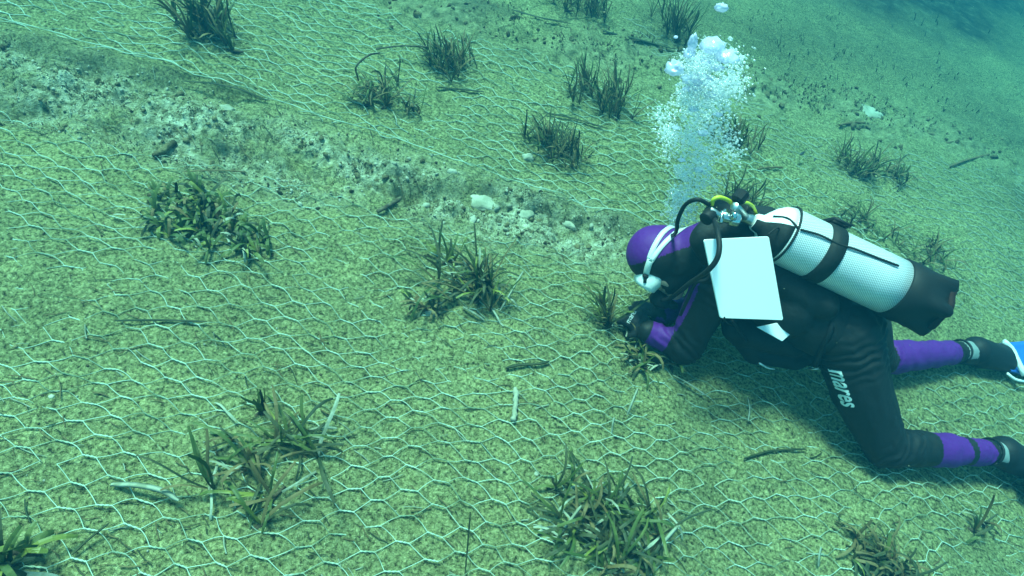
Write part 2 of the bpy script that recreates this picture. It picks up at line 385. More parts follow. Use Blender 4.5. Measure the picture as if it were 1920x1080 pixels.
#@@PLANTS
# ------------------------------------------------------------------ seagrass
LM = [M['leaf'], M['leaf_dark'], M['leaf_brown'], M['leaf_pale'], M['leaf_yellow']]
def leaf_path(b, d, ln, droop, curl, n=7):
    "a leaf that starts at b towards d and bends over"
    pts = [np.array(b, float)]; d = np.array(d, float); side = np.cross(d, UPW); side /= np.linalg.norm(side)+1e-9
    st = ln/(n-1); ph = rng.uniform(0, 6)
    for i in range(n-1):
        d = d+np.array([0, 0, -droop])*(i+.4)/n+side*curl*math.sin(ph+i*.9)/n; d /= np.linalg.norm(d)
        q = pts[-1]+d*st; g = gz(q)+.006
        if q[2] < g: q[2] = g; d[2] = max(d[2], 0.0)
        pts.append(q)
    return pts
def tuft(label, px, py, rx, n, hgt, weights, group='seagrass tufts planted through the netting', ry=None, droop=.5, lean=(0, 0), spread=.7, wid=.0042, tip=.7, pale=2, away=0):
    c = on(px, py); root = empty('seagrass_tuft', c, label, 'seagrass', group)
    lb = MB(); rz = []; ry = ry or rx*.7
    for s in range(max(2, int(n//3.4))):                                  # each shoot: a bundle of leaves on a rhizome
        a = rng.uniform(0, 6.28); q = rng.uniform(0, 1)**.75
        b = np.array([c[0]+rx*q*math.cos(a), c[1]+ry*q*math.sin(a), 0]); b[2] = gz(b)-.004
        rd = np.array([math.cos(a+2), math.sin(a+2), .1])
        if len(rz) < 4: rb = MB(); rz.append(rb); rb.tube(smooth_path([b-rd*.03-np.array([0, 0, .004]), b+np.array([0, 0, .006]), b+rd*rng.uniform(.01, .04)+np.array([0, 0, .014])], 6), [.004, .006, .007, .006, .005, .003], 6)
        for k in range(rng.integers(4, 8)):
            t = rng.uniform(0, 6.28); out = np.array([math.cos(t), math.sin(t), 0])*rng.uniform(.1, spread)*1.1+np.array([*lean, 0])
            d = UPW*rng.uniform(.7, 1.1)+out; d /= np.linalg.norm(d); L_ = hgt*rng.uniform(.35, 1.1)
            p = leaf_path(b+np.array([0, 0, .01]), d, L_, droop*rng.uniform(.2, 1.6), .9)
            w_ = wid*rng.uniform(.7, 1.2); m_ = rng.choice(5, p=weights)
            wd = np.array([math.cos(t+1.57), math.sin(t+1.57), .2])
            ws = [w_*.75, w_, w_, w_, w_, w_*.95, w_*tip]; lb.ribbon(p, wd, ws, int(m_))
    for k in range(pale):                                          # dead leaves caught at the foot
        a = rng.uniform(0, 6.28); b = np.array([c[0]+rx*rng.uniform(-1, 1), c[1]+ry*rng.uniform(-1, 1), 0]); b[2] = gz(b)+.02
        p = leaf_path(b, np.array([math.cos(a), math.sin(a), .25]), hgt*rng.uniform(.3, .6), .5, .8)
        lb.ribbon(p, np.array([-math.sin(a), math.cos(a), .3]), wid*.7, 3)
    o = lb.build('leaves', LM, None, smooth=False); under(o, root)
    for rb in rz: o = rb.build('rhizome', M['rhizome']); under(o, root)
    return root
WG = [.42, .34, .18, .01, .05]; WD = [.22, .52, .22, .01, .03]; WB = [.12, .42, .44, .01, .01]; WF = [.30, .26, .44, 0, 0]
tuft('wide low mound of bright green seagrass on the netting, left of centre', 385, 425, .225, 190, .10, [.58, .16, .12, .01, .13], ry=.10, droop=1.1, spread=1.0, wid=.0052, pale=7)
tuft('sprawling green tuft with long stems in the lower left foreground', 490, 895, .17, 50, .20, WG, ry=.13, droop=.7, spread=1.0, pale=6)
tuft('upright pair of thin green leaves above the lower left sprawling tuft', 487, 770, .015, 6, .10, [.7, .2, 0, 0, .1], droop=.1, spread=.25, pale=0)
tuft('dark ragged tuft with yellow bases in the middle, left of the diver', 885, 545, .13, 60, .20, [.16, .44, .25, .05, .10], ry=.09, droop=.55, spread=.8, pale=6)
tuft('two short yellow-green leaf shoots beside the ragged middle tuft', 838, 492, .04, 12, .12, [.3, .2, .1, 0, .4], droop=.4, spread=.6, pale=1)
tuft('low brown tuft with flattened leaves left of the ragged middle tuft', 800, 565, .06, 16, .10, WB, droop=1.4, spread=1.0, pale=3)
tuft('large dark tangled tuft at the bottom centre edge', 1130, 985, .18, 120, .16, [.32, .42, .15, .05, .06], ry=.14, droop=.8, spread=1.0, pale=12)
tuft('yellow-green tuft of long arched leaves in the bottom left corner', 20, 1066, .05, 14, .16, [.55, .15, 0, 0, .30], droop=.9, lean=(.25, .10), spread=.6, wid=.006, pale=1)
tuft('small upright tuft just left of the gloved hand', 1135, 603, .055, 26, .17, [.40, .36, .2, .02, .02], droop=.3, spread=.6, pale=1)
tuft('tuft with curved white dead leaves under the bent arm', 1205, 665, .11, 44, .12, [.42, .3, .16, .06, .06], ry=.07, droop=1.0, spread=1.0, pale=14)
tuft('tuft held between the two hands below the face', 1240, 612, .04, 18, .14, [.45, .2, .3, 0, .05], droop=.3, spread=.7, pale=1)
tuft('tall dark tuft near the top left edge', 385, 55, 0.153, 78, 0.194, WF, ry=.12, droop=.35, spread=.6, wid=.005, pale=0, tip=.3)
tuft('short shoot beside the tall tuft near the top left', 445, 95, .04, 10, .15, [.4, .3, .2, 0, .1], droop=.2, spread=.4, pale=0)
tuft('tuft with one long arching brown stem on the middle net', 715, 180, 0.180, 78, 0.144, WF, ry=.12, droop=.7, spread=.9, pale=1, wid=.0032, tip=.3)
tuft('bushy tuft of upright leaves right of the arching stem', 845, 128, 0.144, 104, 0.144, WF, ry=.10, droop=.3, spread=.6, pale=0, wid=.0032, tip=.3)
tuft('dense upright tuft at the middle net with small pale stone at its foot', 1050, 285, 0.180, 130, 0.137, [.22, .5, .28, 0, 0], ry=.10, droop=.4, spread=.7, pale=2, wid=.0032, tip=.3)
tuft('straight upright tuft left of the rising bubbles', 1125, 195, 0.180, 117, 0.187, WF, ry=.12, droop=.25, spread=.55, pale=1, wid=.0032, tip=.3)
tuft('tuft standing just right of the bubble column', 1375, 262, 0.153, 78, 0.144, WF, ry=.10, droop=.4, spread=.6, pale=0, wid=.0032, tip=.3)
tuft('tuft seen directly behind the tank valve', 1395, 385, 0.126, 78, 0.144, [.2, .5, .3, 0, 0], ry=.08, droop=.4, spread=.8, pale=0, wid=.0032, tip=.3)
tuft('round dark tuft on the far sand right of the bubbles', 1592, 312, 0.126, 78, 0.144, WF, ry=.10, droop=.5, spread=.8, pale=0, wid=.0032, tip=.3)
tuft('paler loose tuft at the right end of the far pair', 1655, 326, 0.153, 57, 0.144, WF, ry=.10, droop=.6, spread=.9, pale=0, wid=.0032, tip=.3)
tuft('sparse tuft behind the upper edge of the tank', 1615, 420, 0.117, 39, 0.130, WF, ry=.08, droop=.6, spread=.9, pale=1, wid=.0032, tip=.3)
tuft('wide thin tuft on the sand behind the tank boot', 1715, 470, 0.198, 59, 0.137, WF, ry=.13, droop=.7, spread=.9, pale=1, wid=.0032, tip=.3)
tuft('low tangled brown tuft at the bottom right edge', 1655, 1058, .15, 90, .13, WB, ry=.06, droop=1.4, spread=1.2, pale=8)
tuft('blurred dark tuft at the top edge above the bushy tufts', 1075, 8, 0.225, 91, 0.202, WF, ry=.15, droop=.3, spread=.6, pale=0, wid=.0032, tip=.3)
tuft('faint tall tuft at the top edge behind the big bubbles', 1262, 62, 0.180, 78, 0.245, WF, ry=.14, droop=.25, spread=.6, pale=0, wid=.0032, tip=.3)
tuft('small tuft half buried at the lower right behind the feet', 1830, 985, .05, 10, .16, WD, droop=.8, spread=.9, pale=2)

# the dark meadow far off at the upper right, and thin turf on the bank: nobody could count it
def meadow(name, label, poly, n, hgt, dens_scale, thr, m, wid=.006, core=None, cw=.5):
    poly = np.array(G(poly)); lo, hi = poly.min(0), poly.max(0); x = rng.uniform(lo[0], hi[0], n); y = rng.uniform(lo[1], hi[1], n)
    k = inside(x, y, poly) & (fbm(x*dens_scale, y*dens_scale, 3) > thr+rng.normal(0, .12, n))
    if core: k &= rng.random(n) < np.clip(1.15-seg_dist(x, y, np.array(G(core)))/cw, 0, 1)**1.6
    x, y = x[k], y[k]; zz = gh(x, y)
    B = len(x); t = rng.uniform(0, 6.28, B); L_ = hgt*rng.uniform(.5, 1.1, B); ln = rng.uniform(.1, .9, B)
    o = np.stack([x, y, zz-.01], 1); out = np.stack([np.cos(t), np.sin(t), 0*t], 1); sd = np.stack([-np.sin(t), np.cos(t), 0*t], 1)*wid
    P = []
    for s in (0, .35, .7, 1.0):
        c = o+UPW*(L_*s*(1-.35*ln*s))[:, None]+out*(L_*ln*s*s)[:, None]; ww = 1 if s < .9 else .3
        P += [c-sd*ww, c+sd*ww]
    v = np.stack(P, 1).reshape(-1, 3); b = np.arange(B)[:, None]*8
    f = np.concatenate([b+np.array([2*i, 2*i+1, 2*i+3, 2*i+2]) for i in range(3)])
    q = put(name, v, f.tolist(), m, smooth=False); tag(q, label, 'seagrass', kind='stuff')
meadow('seagrass_meadow', 'dark far seagrass meadow fading into the blue at the upper right', [(1300, -160), (2500, -160), (2300, 90), (1500, 60)], 14000, .10, .9, -.1, M['leaf_dark'], .004, core=[(1560, -60), (1750, -12), (2100, -20)], cw=1.25)
meadow('seagrass_meadow', 'patchy low dark seagrass scattered on the far slope at the upper right', [(1300, 20), (2050, -20), (2050, 330), (1500, 260)], 6000, .05, 1.3, .05, M['leaf_dark'], .0035, core=[(1500, 85), (1620, 95), (1740, 120), (1810, 165), (1850, 225)], cw=.7)
meadow('turf', 'thin low turf on the raised bank across the top', [(860, -20), (1200, 60), (1420, 120), (1640, 170), (1800, 240), (1700, 250), (1450, 190), (1250, 140), (1000, 90), (820, 30)], 7000, .03, 4, .0, M['algae'], .004)

# loose leaves and twigs lying about
def loose(name, label, P, w_, m, cat='dead leaf', grp='fallen seagrass leaves and twigs', lift=.012, flat=True):
    c = on(*P[0]); pts = [on(*q[:2], dz=(q[2] if len(q) > 2 else 0)+lift) for q in P]; pts = smooth_path(pts, 10); b = MB()
    if flat:
        t = pts[-1]-pts[0]; b.ribbon(pts, np.cross(t, [0, 0, 1.0]), [w_*.6]+[w_]*8+[w_*.5], 0, th=.0012)
    else: pts = smooth_path([q_+rng.normal(0, w_*.12, 3) for q_ in pts], 26); b.tube(pts, [w_*rng.uniform(.7, 1.15) for _ in pts], 8)
    o = b.build(name, m); tag(o, label, cat, grp); return o
loose('twig', 'stubby pale brown stick upright in the picture, right of centre foreground', [(966, 727), (967, 758), (962, 789)], .0088, M['stone'], 'twig', flat=False)
loose('twig', 'brown stick lying across the bare rubble strip', [(708, 396), (728, 386), (752, 371)], .008, M['twig'], 'twig', flat=False)
loose('twig', 'short brown stick at the left of the rubble strip', [(290, 292), (308, 280), (328, 266)], .011, M['algae'], 'twig', flat=False)
loose('fallen_leaf', 'long dark blade lying flat left of centre', [(215, 601), (300, 600), (388, 603)], .0035, M['leaf_dark'])
loose('fallen_leaf', 'short dark leaf on the sand below the middle tuft', [(948, 690), (975, 684), (1010, 682), (1030, 677)], .005, M['leaf_dark'])
loose('fallen_leaf', 'whitish curved leaf over the netting at the lower left', [(208, 908), (250, 909, .02), (300, 918, .03), (335, 938, .02)], .0065, M['leaf_pale'])
loose('fallen_leaf', 'pale leaf sticking up below the bent arm', [(1176, 778), (1184, 758, .03), (1196, 728, .05)], .004, M['leaf_pale'])
loose('fallen_leaf', 'short pale leaf left of the pale upright leaf', [(1147, 812), (1149, 795, .02), (1152, 782, .03)], .0035, M['leaf_pale'])
loose('fallen_leaf', 'white straight leaf over the left side of the middle tuft', [(832, 508), (850, 517, .02), (872, 529, .02)], .004, M['leaf_pale'])
loose('fallen_leaf', 'pale leaf lying below the middle tuft', [(868, 575), (888, 586, .01), (908, 600)], .005, M['leaf_pale'])
loose('fallen_leaf', 'pale leaf leaning at the right of the middle tuft', [(938, 582), (958, 548, .03), (981, 508, .06)], .0035, M['leaf_pale'])
loose('fallen_leaf', 'broken white leaf on the netting below the forearm', [(1262, 703), (1290, 718, .01), (1325, 742, .01)], .004, M['leaf_pale'])
loose('fallen_leaf', 'pale flat leaf at the right of the sprawling tuft', [(545, 818), (575, 816, .01), (606, 822, .01)], .0045, M['leaf_pale'])
loose('fallen_leaf', 'mottled leaf just above the pale flat leaf', [(580, 806), (605, 801, .01), (632, 803)], .0045, M['leaf_pale'])
loose('fallen_leaf', 'pale leaf standing in the bottom centre tangle', [(1053, 1000), (1070, 975, .03), (1090, 948, .05)], .0045, M['leaf_pale'])
loose('fallen_leaf', 'white tipped leaf at the right of the bottom tangle', [(1230, 1032), (1250, 1010, .03), (1271, 986, .05)], .0055, M['leaf_pale'])
loose('fallen_leaf', 'pale leaf at the lower right below the netting', [(1535, 1062), (1536, 1045, .02), (1540, 1025, .04)], .0045, M['leaf_pale'])
loose('fallen_leaf', 'curved pale leaf on the foreground sand under the belt', [(1402, 745), (1406, 765, .01), (1403, 790, .01)], .0035, M['leaf_pale'])
loose('fallen_leaf', 'short pale leaf beneath the near shin', [(1745, 886), (1762, 893), (1778, 902)], .0045, M['leaf_pale'])
loose('fallen_leaf', 'yellowish leaf lying under the far foot', [(1833, 691), (1845, 691), (1862, 694)], .008, M['leaf_yellow'])
loose('twig', 'thin dark twig arching up from the middle net', [(672, 150, .0), (668, 125, .10), (690, 104, .14), (712, 99, .13)], .004, M['twig'], 'twig', flat=False)
loose('twig', 'long brown twig above the arching twig', [(705, 92, .02), (755, 86, .05), (800, 88, .06)], .004, M['twig'], 'twig', flat=False)
loose('fallen_leaf', 'dark straight leaf between the two nets tufts at the centre top', [(818, 163), (860, 167), (908, 172)], .006, M['leaf_dark'])
loose('fallen_leaf', 'dark leaf above the dense upright tuft', [(1022, 211), (1075, 222), (1140, 241)], .006, M['leaf_dark'])
loose('twig', 'reddish short twig on the far sand', [(1575, 234), (1600, 230), (1622, 230)], .008, M['leaf_brown'], 'twig', flat=False)
loose('twig', 'dark red twig right of the bubble column', [(1422, 317), (1440, 314), (1466, 314)], .006, M['leaf_brown'], 'twig', flat=False)
loose('fallen_leaf', 'dark thin leaf on the left of the rubble strip', [(340, 152), (400, 156), (452, 168), (500, 188)], .005, M['leaf_dark'])
loose('fallen_leaf', 'dark leaf arching above the wide green mound', [(345, 322), (400, 319, .02), (460, 322, .02)], .0035, M['leaf_brown'])
loose('fallen_leaf', 'dark blade crossing the wires at the far lower left', [(135, 1040), (165, 1012, .01), (205, 980, .02)], .0028, M['leaf_dark'])
loose('fallen_leaf', 'dark upright stem at the bottom, right of the last hexagons', [(872, 1075), (877, 1020, .05), (882, 960, .12)], .0022, M['leaf_dark'])
loose('fallen_leaf', 'dark leaf across the wires beside the near knee', [(1395, 860), (1450, 845), (1510, 842)], .004, M['leaf_dark'])
loose('fallen_leaf', 'long brown leaf on the sand at the far right edge', [(1780, 312), (1812, 300), (1850, 290)], .007, M['leaf_brown'])
loose('fallen_leaf', 'dark straight edge of a leaf at the top centre', [(960, 18), (1010, 32), (1070, 44)], .008, M['leaf_dark'])
loose('fallen_leaf', 'dark long leaf left of the big bubbles', [(1130, 58), (1190, 72), (1265, 92)], .010, M['leaf_dark'])
# many more small bits: shreds of leaf and shell scattered everywhere, beyond counting
lb = MB()
for i in range(900):
    px, py = rng.uniform(-60, 1980), rng.uniform(-20, 1100)
    p = at(px, py)
    if math.hypot(p[0], p[1]) > 6: continue
    a = rng.uniform(-.9, .9)+(math.pi if rng.random() < .5 else 0); L_ = rng.uniform(.01, .05)*(1+.25*math.hypot(p[0], p[1])); d = np.array([math.cos(a), math.sin(a), 0])
    q = [p+d*L_*t+np.array([-d[1], d[0], 0])*L_*.05*math.sin(3*t) for t in (0, .5, 1)]
    for r_ in q: r_[2] = gz(r_)+.004+rng.uniform(0, .004)
    lb.ribbon(q, np.array([-d[1], d[0], 0]), rng.uniform(.0008, .0018), int(rng.choice([1, 2, 2, 2, 1, 3])), th=.0008)
tag(lb.build('leaf_litter', LM), 'shreds of dead leaf strewn over the whole seabed', 'leaf litter', kind='stuff')
# lumps of turf and shell rubble in the bare strip, on the bank and thinly elsewhere
def strew(n, box, test, r0, r1, sink=.3, flat=(.35, .7)):
    P = []; U = rng.uniform(size=(n*6, 2)); 
    X = np.array([at(box[0]+(box[1]-box[0])*u, box[2]+(box[3]-box[2])*v) for u, v in U]); k = test(X[:, 0], X[:, 1]); X = X[k][:n]
    r = rng.uniform(r0, r1, len(X))*rng.uniform(.5, 1, len(X)); X[:, 2] = gh(X[:, 0], X[:, 1])+r*(.5-sink)
    r = np.where(rng.random(len(X)) < .15, r*1.5, r)
    return X, np.stack([r, r*rng.uniform(.6, 1, len(X)), r*rng.uniform(*flat, len(X))], 1)
T_ = lambda f: (lambda x, y: rng.random(len(x)) < f(x, y)*(.45+1.3*fbm(x*5, y*5, 3)))
al = [strew(500, (-50, 1300, -30, 500), T_(rubble), .004, .010), strew(40, (-50, 1300, 60, 470), T_(rubble), .010, .018), strew(220, (700, 1900, -20, 330), T_(bank), .01, .022), strew(300, (0, 1920, 150, 1080), lambda x, y: x == x, .002, .006)]
o = icos('algae_turf', np.concatenate([a[0] for a in al]), np.concatenate([a[1] for a in al]), M['algae'], 2, True, .13); tag(o, 'brown lumps of algae matted over the bare strip and the bank', 'algae', kind='stuff')
gr = [strew(2200, (-50, 1300, -30, 500), T_(rubble), .002, .007), strew(50, (500, 1250, 250, 480), T_(rubble), .008, .018), strew(240, (0, 1920, 0, 1080), lambda x, y: x == x, .0015, .0045)]
o = icos('shell_gravel', np.concatenate([a[0] for a in gr]), np.concatenate([a[1] for a in gr]), M['stone'], 1, True, .17); tag(o, 'pale shell gravel scattered through the bare strip', 'gravel', kind='stuff')
meadow('turf', 'short brown turf over the lumps of the bare strip', [(-60, 40), (250, 150), (620, 240), (900, 330), (1180, 420), (1150, 490), (900, 455), (640, 400), (380, 340), (0, 230)], 60000, .016, 6, .06, M['algae'], .0018)
def stone(label, px, py, w_, h_, t_=.4, r=0.0):
    c = on(px, py); b = MB(); k = np.array([w_, h_, w_*t_]); vs, fs = ICO[3]
    n_ = 1+.34*pn(vs[:, 0]*1.3+px*.37, vs[:, 1]*1.3+py*.21)+.26*pn(vs[:, 2]*2.1+py*.3, vs[:, 0]*2+px*.3)+.12*pn(vs[:, 0]*4.3+px, vs[:, 1]*4.1+vs[:, 2]*3)
    q = vs*n_[:, None]*k; ca, sa = math.cos(r), math.sin(r); q = q @ np.array([[ca, sa, 0], [-sa, ca, 0], [0, 0, 1]])
    b.v = list(q+c+np.array([0, 0, w_*t_*.1])); b.f = [tuple(f) for f in fs]; b.m = [0]*len(fs)
    tag(b.build('stone', M['stone']), label, 'stone', 'loose pale stones')
stone('largest flat pale stone in the bare strip', 905, 380, .062, .045, .22, .3)
stone('oval pale stone nearest the diver in the bare strip', 1066, 423, .034, .017, .45, -.2)
stone('small upright pale stone under the largest flat stone', 886, 412, .014, .022, .6)
stone('pale stone on the left edge of the upper centre tuft', 990, 296, .026, .020, .6, .2)
stone('rounded stone between the flat stone and the oval stone', 985, 402, .035, .026, .35, .5)
stone('small stone in the rubble above the wide green mound', 425, 205, .03, .02, .4, .1)
stone('stone at the right of the ragged middle tuft', 806, 588, .016, .010, .5, .2)
stone('tiny round white stone in the lower middle netting', 1006, 888, .0075, .0075, .7)
stone('pale patch of flat stone on the far slope', 1625, 208, .13, .07, .12, .1)
stone('white chip on the left foreground sand', 97, 744, .008, .006, .5)

# drifting specks in the water
u_ = rng.uniform(size=(420, 3)); SP = np.stack([-1.5+5*u_[:, 0], .2+4.5*u_[:, 1], .08+1.2*u_[:, 2]**1.5], 1); SP = SP[np.linalg.norm(SP-CP, axis=1) > .9]
o = icos('marine_snow', SP, rng.uniform(.0007, .0017, (len(SP), 1))*np.ones((1, 3)), M['leaf_pale'], 1, True, .2); tag(o, 'pale specks drifting in the water', 'particles', kind='stuff')
#@@END_PLANTS
#@@DIVER
# ------------------------------------------------------------------ the diver
def mesh_np(me):
    v = np.empty(len(me.vertices)*3); me.vertices.foreach_get('co', v); return v.reshape(-1, 3)
def skinned(name, caps, mats, parent=None, voxel=.006, smooth_it=7, fold=0.0, rule=None, extra=None, joints=()):
    "one continuous surface grown over tapered limbs: caps = (p0, r0, p1, r1, material index)"
    b = MB()
    for p0, r0, p1, r1, mi in caps:
        p0, p1 = np.asarray(p0, float), np.asarray(p1, float); L_ = np.linalg.norm(p1-p0)
        if L_ > 1e-6: b.tube([p0+(p1-p0)*t for t in (0, .33, .67, 1)], [r0+(r1-r0)*t for t in (0, .33, .67, 1)], 20)
        b.ico(p0, np.ones(3)*r0*1.003, 0, 3); b.ico(p1, np.ones(3)*r1*1.003, 0, 3)
    for c, r3, axes in (extra or []): b.ico(c, np.asarray(r3), 0, 3, axes)
    t = b.build('grow', []); m = t.modifiers.new('r', 'REMESH'); m.mode = 'VOXEL'; m.voxel_size = voxel; m.adaptivity = 0
    s = t.modifiers.new('s', 'SMOOTH'); s.factor = .5; s.iterations = smooth_it
    dg = bpy.context.evaluated_depsgraph_get(); me = bpy.data.meshes.new_from_object(t.evaluated_get(dg)); me.name = name
    old = t.data; bpy.data.objects.remove(t); bpy.data.meshes.remove(old)
    if fold:
        v = mesh_np(me); nr = np.empty_like(v); me.vertices.foreach_get('normal', nr.reshape(-1)) if False else None
        nr = np.array([q.normal[:] for q in me.vertices])
        d = fold*(pn(v[:, 0]*13+v[:, 2]*8, v[:, 1]*13-v[:, 2]*6)+.5*pn(v[:, 0]*27+v[:, 2]*21+9, v[:, 1]*30))
        for jc, jax, jr, jw, ja in joints:
            q = v-jc; s_ = q@jax; rad = np.linalg.norm(q-s_[:, None]*jax, axis=1)
            d = d+(rad < jr)*ja*np.exp(-(s_/jw)**2)*np.sin(s_/.0042*(.9+.2*pn(v[:, 0]*5, v[:, 1]*5))+5*pn(v[:, 0]*17, v[:, 1]*17+v[:, 2]*11))
        v = v+nr*d[:, None]; me.vertices.foreach_set('co', v.astype(np.float32).ravel()); me.update()
    me.materials.clear()
    for q in mats: me.materials.append(q)
    c = np.array([p.center[:] for p in me.polygons]); best = np.full(len(c), 1e9); mi = np.zeros(len(c), np.int32); tt = np.zeros(len(c)); ci = np.zeros(len(c), int)
    for k, (p0, r0, p1, r1, q) in enumerate(caps):
        p0, p1 = np.asarray(p0, float), np.asarray(p1, float); ab = p1-p0; t_ = np.clip(((c-p0)@ab)/max(ab@ab, 1e-9), 0, 1)
        d = np.linalg.norm(c-p0-t_[:, None]*ab, axis=1)/(r0+(r1-r0)*t_); s_ = d < best
        best[s_] = d[s_]; mi[s_] = q; tt[s_] = t_[s_]; ci[s_] = k
    if rule: mi = rule(c, mi, ci, tt, caps)
    me.polygons.foreach_set('material_index', mi.astype(np.int32)); me.polygons.foreach_set('use_smooth', [True]*len(me.polygons)); me.update()
    o = bpy.data.objects.new(name, me); COL.objects.link(o)
    if parent: o.parent = parent
    return o
def bvh(o): return BVHTree.FromPolygons([tuple(v.co) for v in o.data.vertices], [tuple(p.vertices) for p in o.data.polygons])
def nrm(v): v = np.asarray(v, float); return v/np.linalg.norm(v)
def seen(tree, px, py):
    h = tree.ray_cast(V(CP), V(nrm(ray(px, py)))); return (None, None) if h[0] is None else (np.array(h[0]), np.array(h[1]))

lsh = at(1352, 515, .34); rsh = lsh+np.array([-.02, .30, 0])
lel = at(1283, 652, .085); lwr = at(1217, 622, .085)
rel = at(1330, 565, .10); rwr = at(1240, 590, .075)
lhip = at(1592, 632, .33)+np.array([0, .015, 0]); rhip = lhip+np.array([.02, .19, .0])
lkn = at(1660, 838, .085); lan = at(1862, 849, .085)
rkn = at(1640, 672, .09); ran = at(1806, 660, .085)
ltoe = lan+np.array([.155, .045, -.03]); rtoe = at(1876, 670, .06)
HC = at(1244, 484, .275); neck = at(1312, 478, .36)+np.array([0, .03, 0])
CROWN = nrm([-.72, .42, .50]); FACE = nrm([-.12, -.55, -.82]); CROWN = nrm(CROWN-(CROWN@FACE)*FACE); SIDE = nrm(np.cross(CROWN, FACE))
if SIDE[1] > 0: SIDE = -SIDE                                        # his left, towards the camera
caps = []; NEO, PUR, SKN, GLV, GRY = range(5)
def C_(a, ra, b, rb, m_=NEO): caps.append((np.asarray(a, float), ra, np.asarray(b, float), rb, m_))
mid = lambda a, b, t: np.asarray(a)*(1-t)+np.asarray(b)*t
shc = mid(lsh, rsh, .5); hpc = mid(lhip, rhip, .5)
for s_, e_ in ((.14, .86),):
    C_(mid(lsh, rsh, s_), .078, mid(lsh, rsh, e_), .078)
    for t_, w_, r_ in ((.22, .10, .108), (.45, .085, .108), (.7, .07, .104)):
        c_ = mid(shc, hpc, t_); y_ = np.array([0, w_, 0]); C_(c_-y_, r_, c_+y_, r_)
    C_(lhip+np.array([0, .02, .0]), .105, rhip-np.array([0, .02, 0]), .105)
C_(mid(shc, hpc, .2), .10, mid(shc, hpc, .8), .11)
C_(lsh, .076, lel, .058); C_(lel, .058, lwr, .038)
C_(rsh, .066, rel, .050); C_(rel, .050, rwr, .036)
C_(shc, .085, neck, .066); C_(neck, .062, HC, .062)
C_(lhip-np.array([.02, .0, 0]), .110, mid(lhip, lkn, .55)-np.array([.025, .0, .0]), .092); C_(mid(lhip, lkn, .55)-np.array([.025, 0, 0]), .092, lkn, .070); C_(lkn, .066, mid(lkn, lan, .32), .063); C_(mid(lkn, lan, .32), .063, lan, .043)
C_(rhip, .103, rkn, .066); C_(rkn, .066, mid(rkn, ran, .32), .062); C_(mid(rkn, ran, .32), .062, ran, .042)
LAN_I = len(caps)
C_(lan, .044, mid(lan, ltoe, .3)+np.array([0, 0, .0]), .044); C_(mid(lan, ltoe, .3), .046, ltoe, .034)
C_(ran, .044, mid(ran, rtoe, .35), .050); C_(mid(ran, rtoe, .35), .050, rtoe, .036)
# head under the hood: skull, jaw, nose, brow
h_ = lambda c, f_, s_=0.0: HC+CROWN*c+FACE*f_+SIDE*s_
C_(h_(.0, -.01), .076, h_(.02, .0), .074, SKN); C_(h_(-.045, .045), .052, h_(-.085, .075), .034, SKN)
C_(h_(.0, .085), .012, h_(-.028, .104), .015, SKN)
for s_ in (-1, 1): C_(h_(.022, .072, .03*s_), .020, h_(.022, .060, .05*s_), .018, SKN); C_(h_(-.03, .055, .045*s_), .026, h_(-.07, .05, .035*s_), .024, SKN)
def hand(wr, d, back, curl, side, spread=.16):
    "palm, four unequal fingers bent at the knuckles and a thumb from the side of the palm"
    d = nrm(d); back = nrm(back-(back@d)*d); lat = np.cross(d, back)*side
    kn = []
    for i, (o, l) in enumerate(((-.031, .082), (-.011, .088), (.010, .084), (.029, .076))):
        k = wr+d*l+lat*o; kn.append(k); C_(wr+d*.012+lat*o*.45, .0185, k, .0135, GLV)
    for i, (k, l3) in enumerate(zip(kn, ((.038, .024, .020), (.042, .028, .022), (.039, .026, .021), (.030, .020, .018)))):
        p = k; a = curl*(.75+.12*i); dd = nrm(d+lat*(i-1.5)*spread)
        for j, l in enumerate(l3):
            a_ = a*(.55+.75*j); q = nrm(dd*math.cos(a_)-back*math.sin(a_)); p2 = p+q*l
            C_(p, .0112-.0008*j, p2, .0104-.0009*j, GLV); p = p2
    p = wr+d*.022-lat*.026; q = nrm(d*.55-lat*.72-back*.35); C_(p, .016, p+q*.036, .0135, GLV)
    p = p+q*.036; q = nrm(d*.85-lat*.15-back*.55); C_(p, .0128, p+q*.028, .0115, GLV); p = p+q*.028; q = nrm(d*.8+lat*.25-back*.6); C_(p, .0112, p+q*.024, .0098, GLV)
HAND_I = len(caps)
ld = at(1180, 588, .05)-lwr; hand(lwr, ld, np.array([-.2, -.45, .8]), 1.05, 1)
rd_ = at(1205, 583, .04)-rwr; hand(rwr, rd_, np.array([-.2, -.1, .9]), .95, -1)
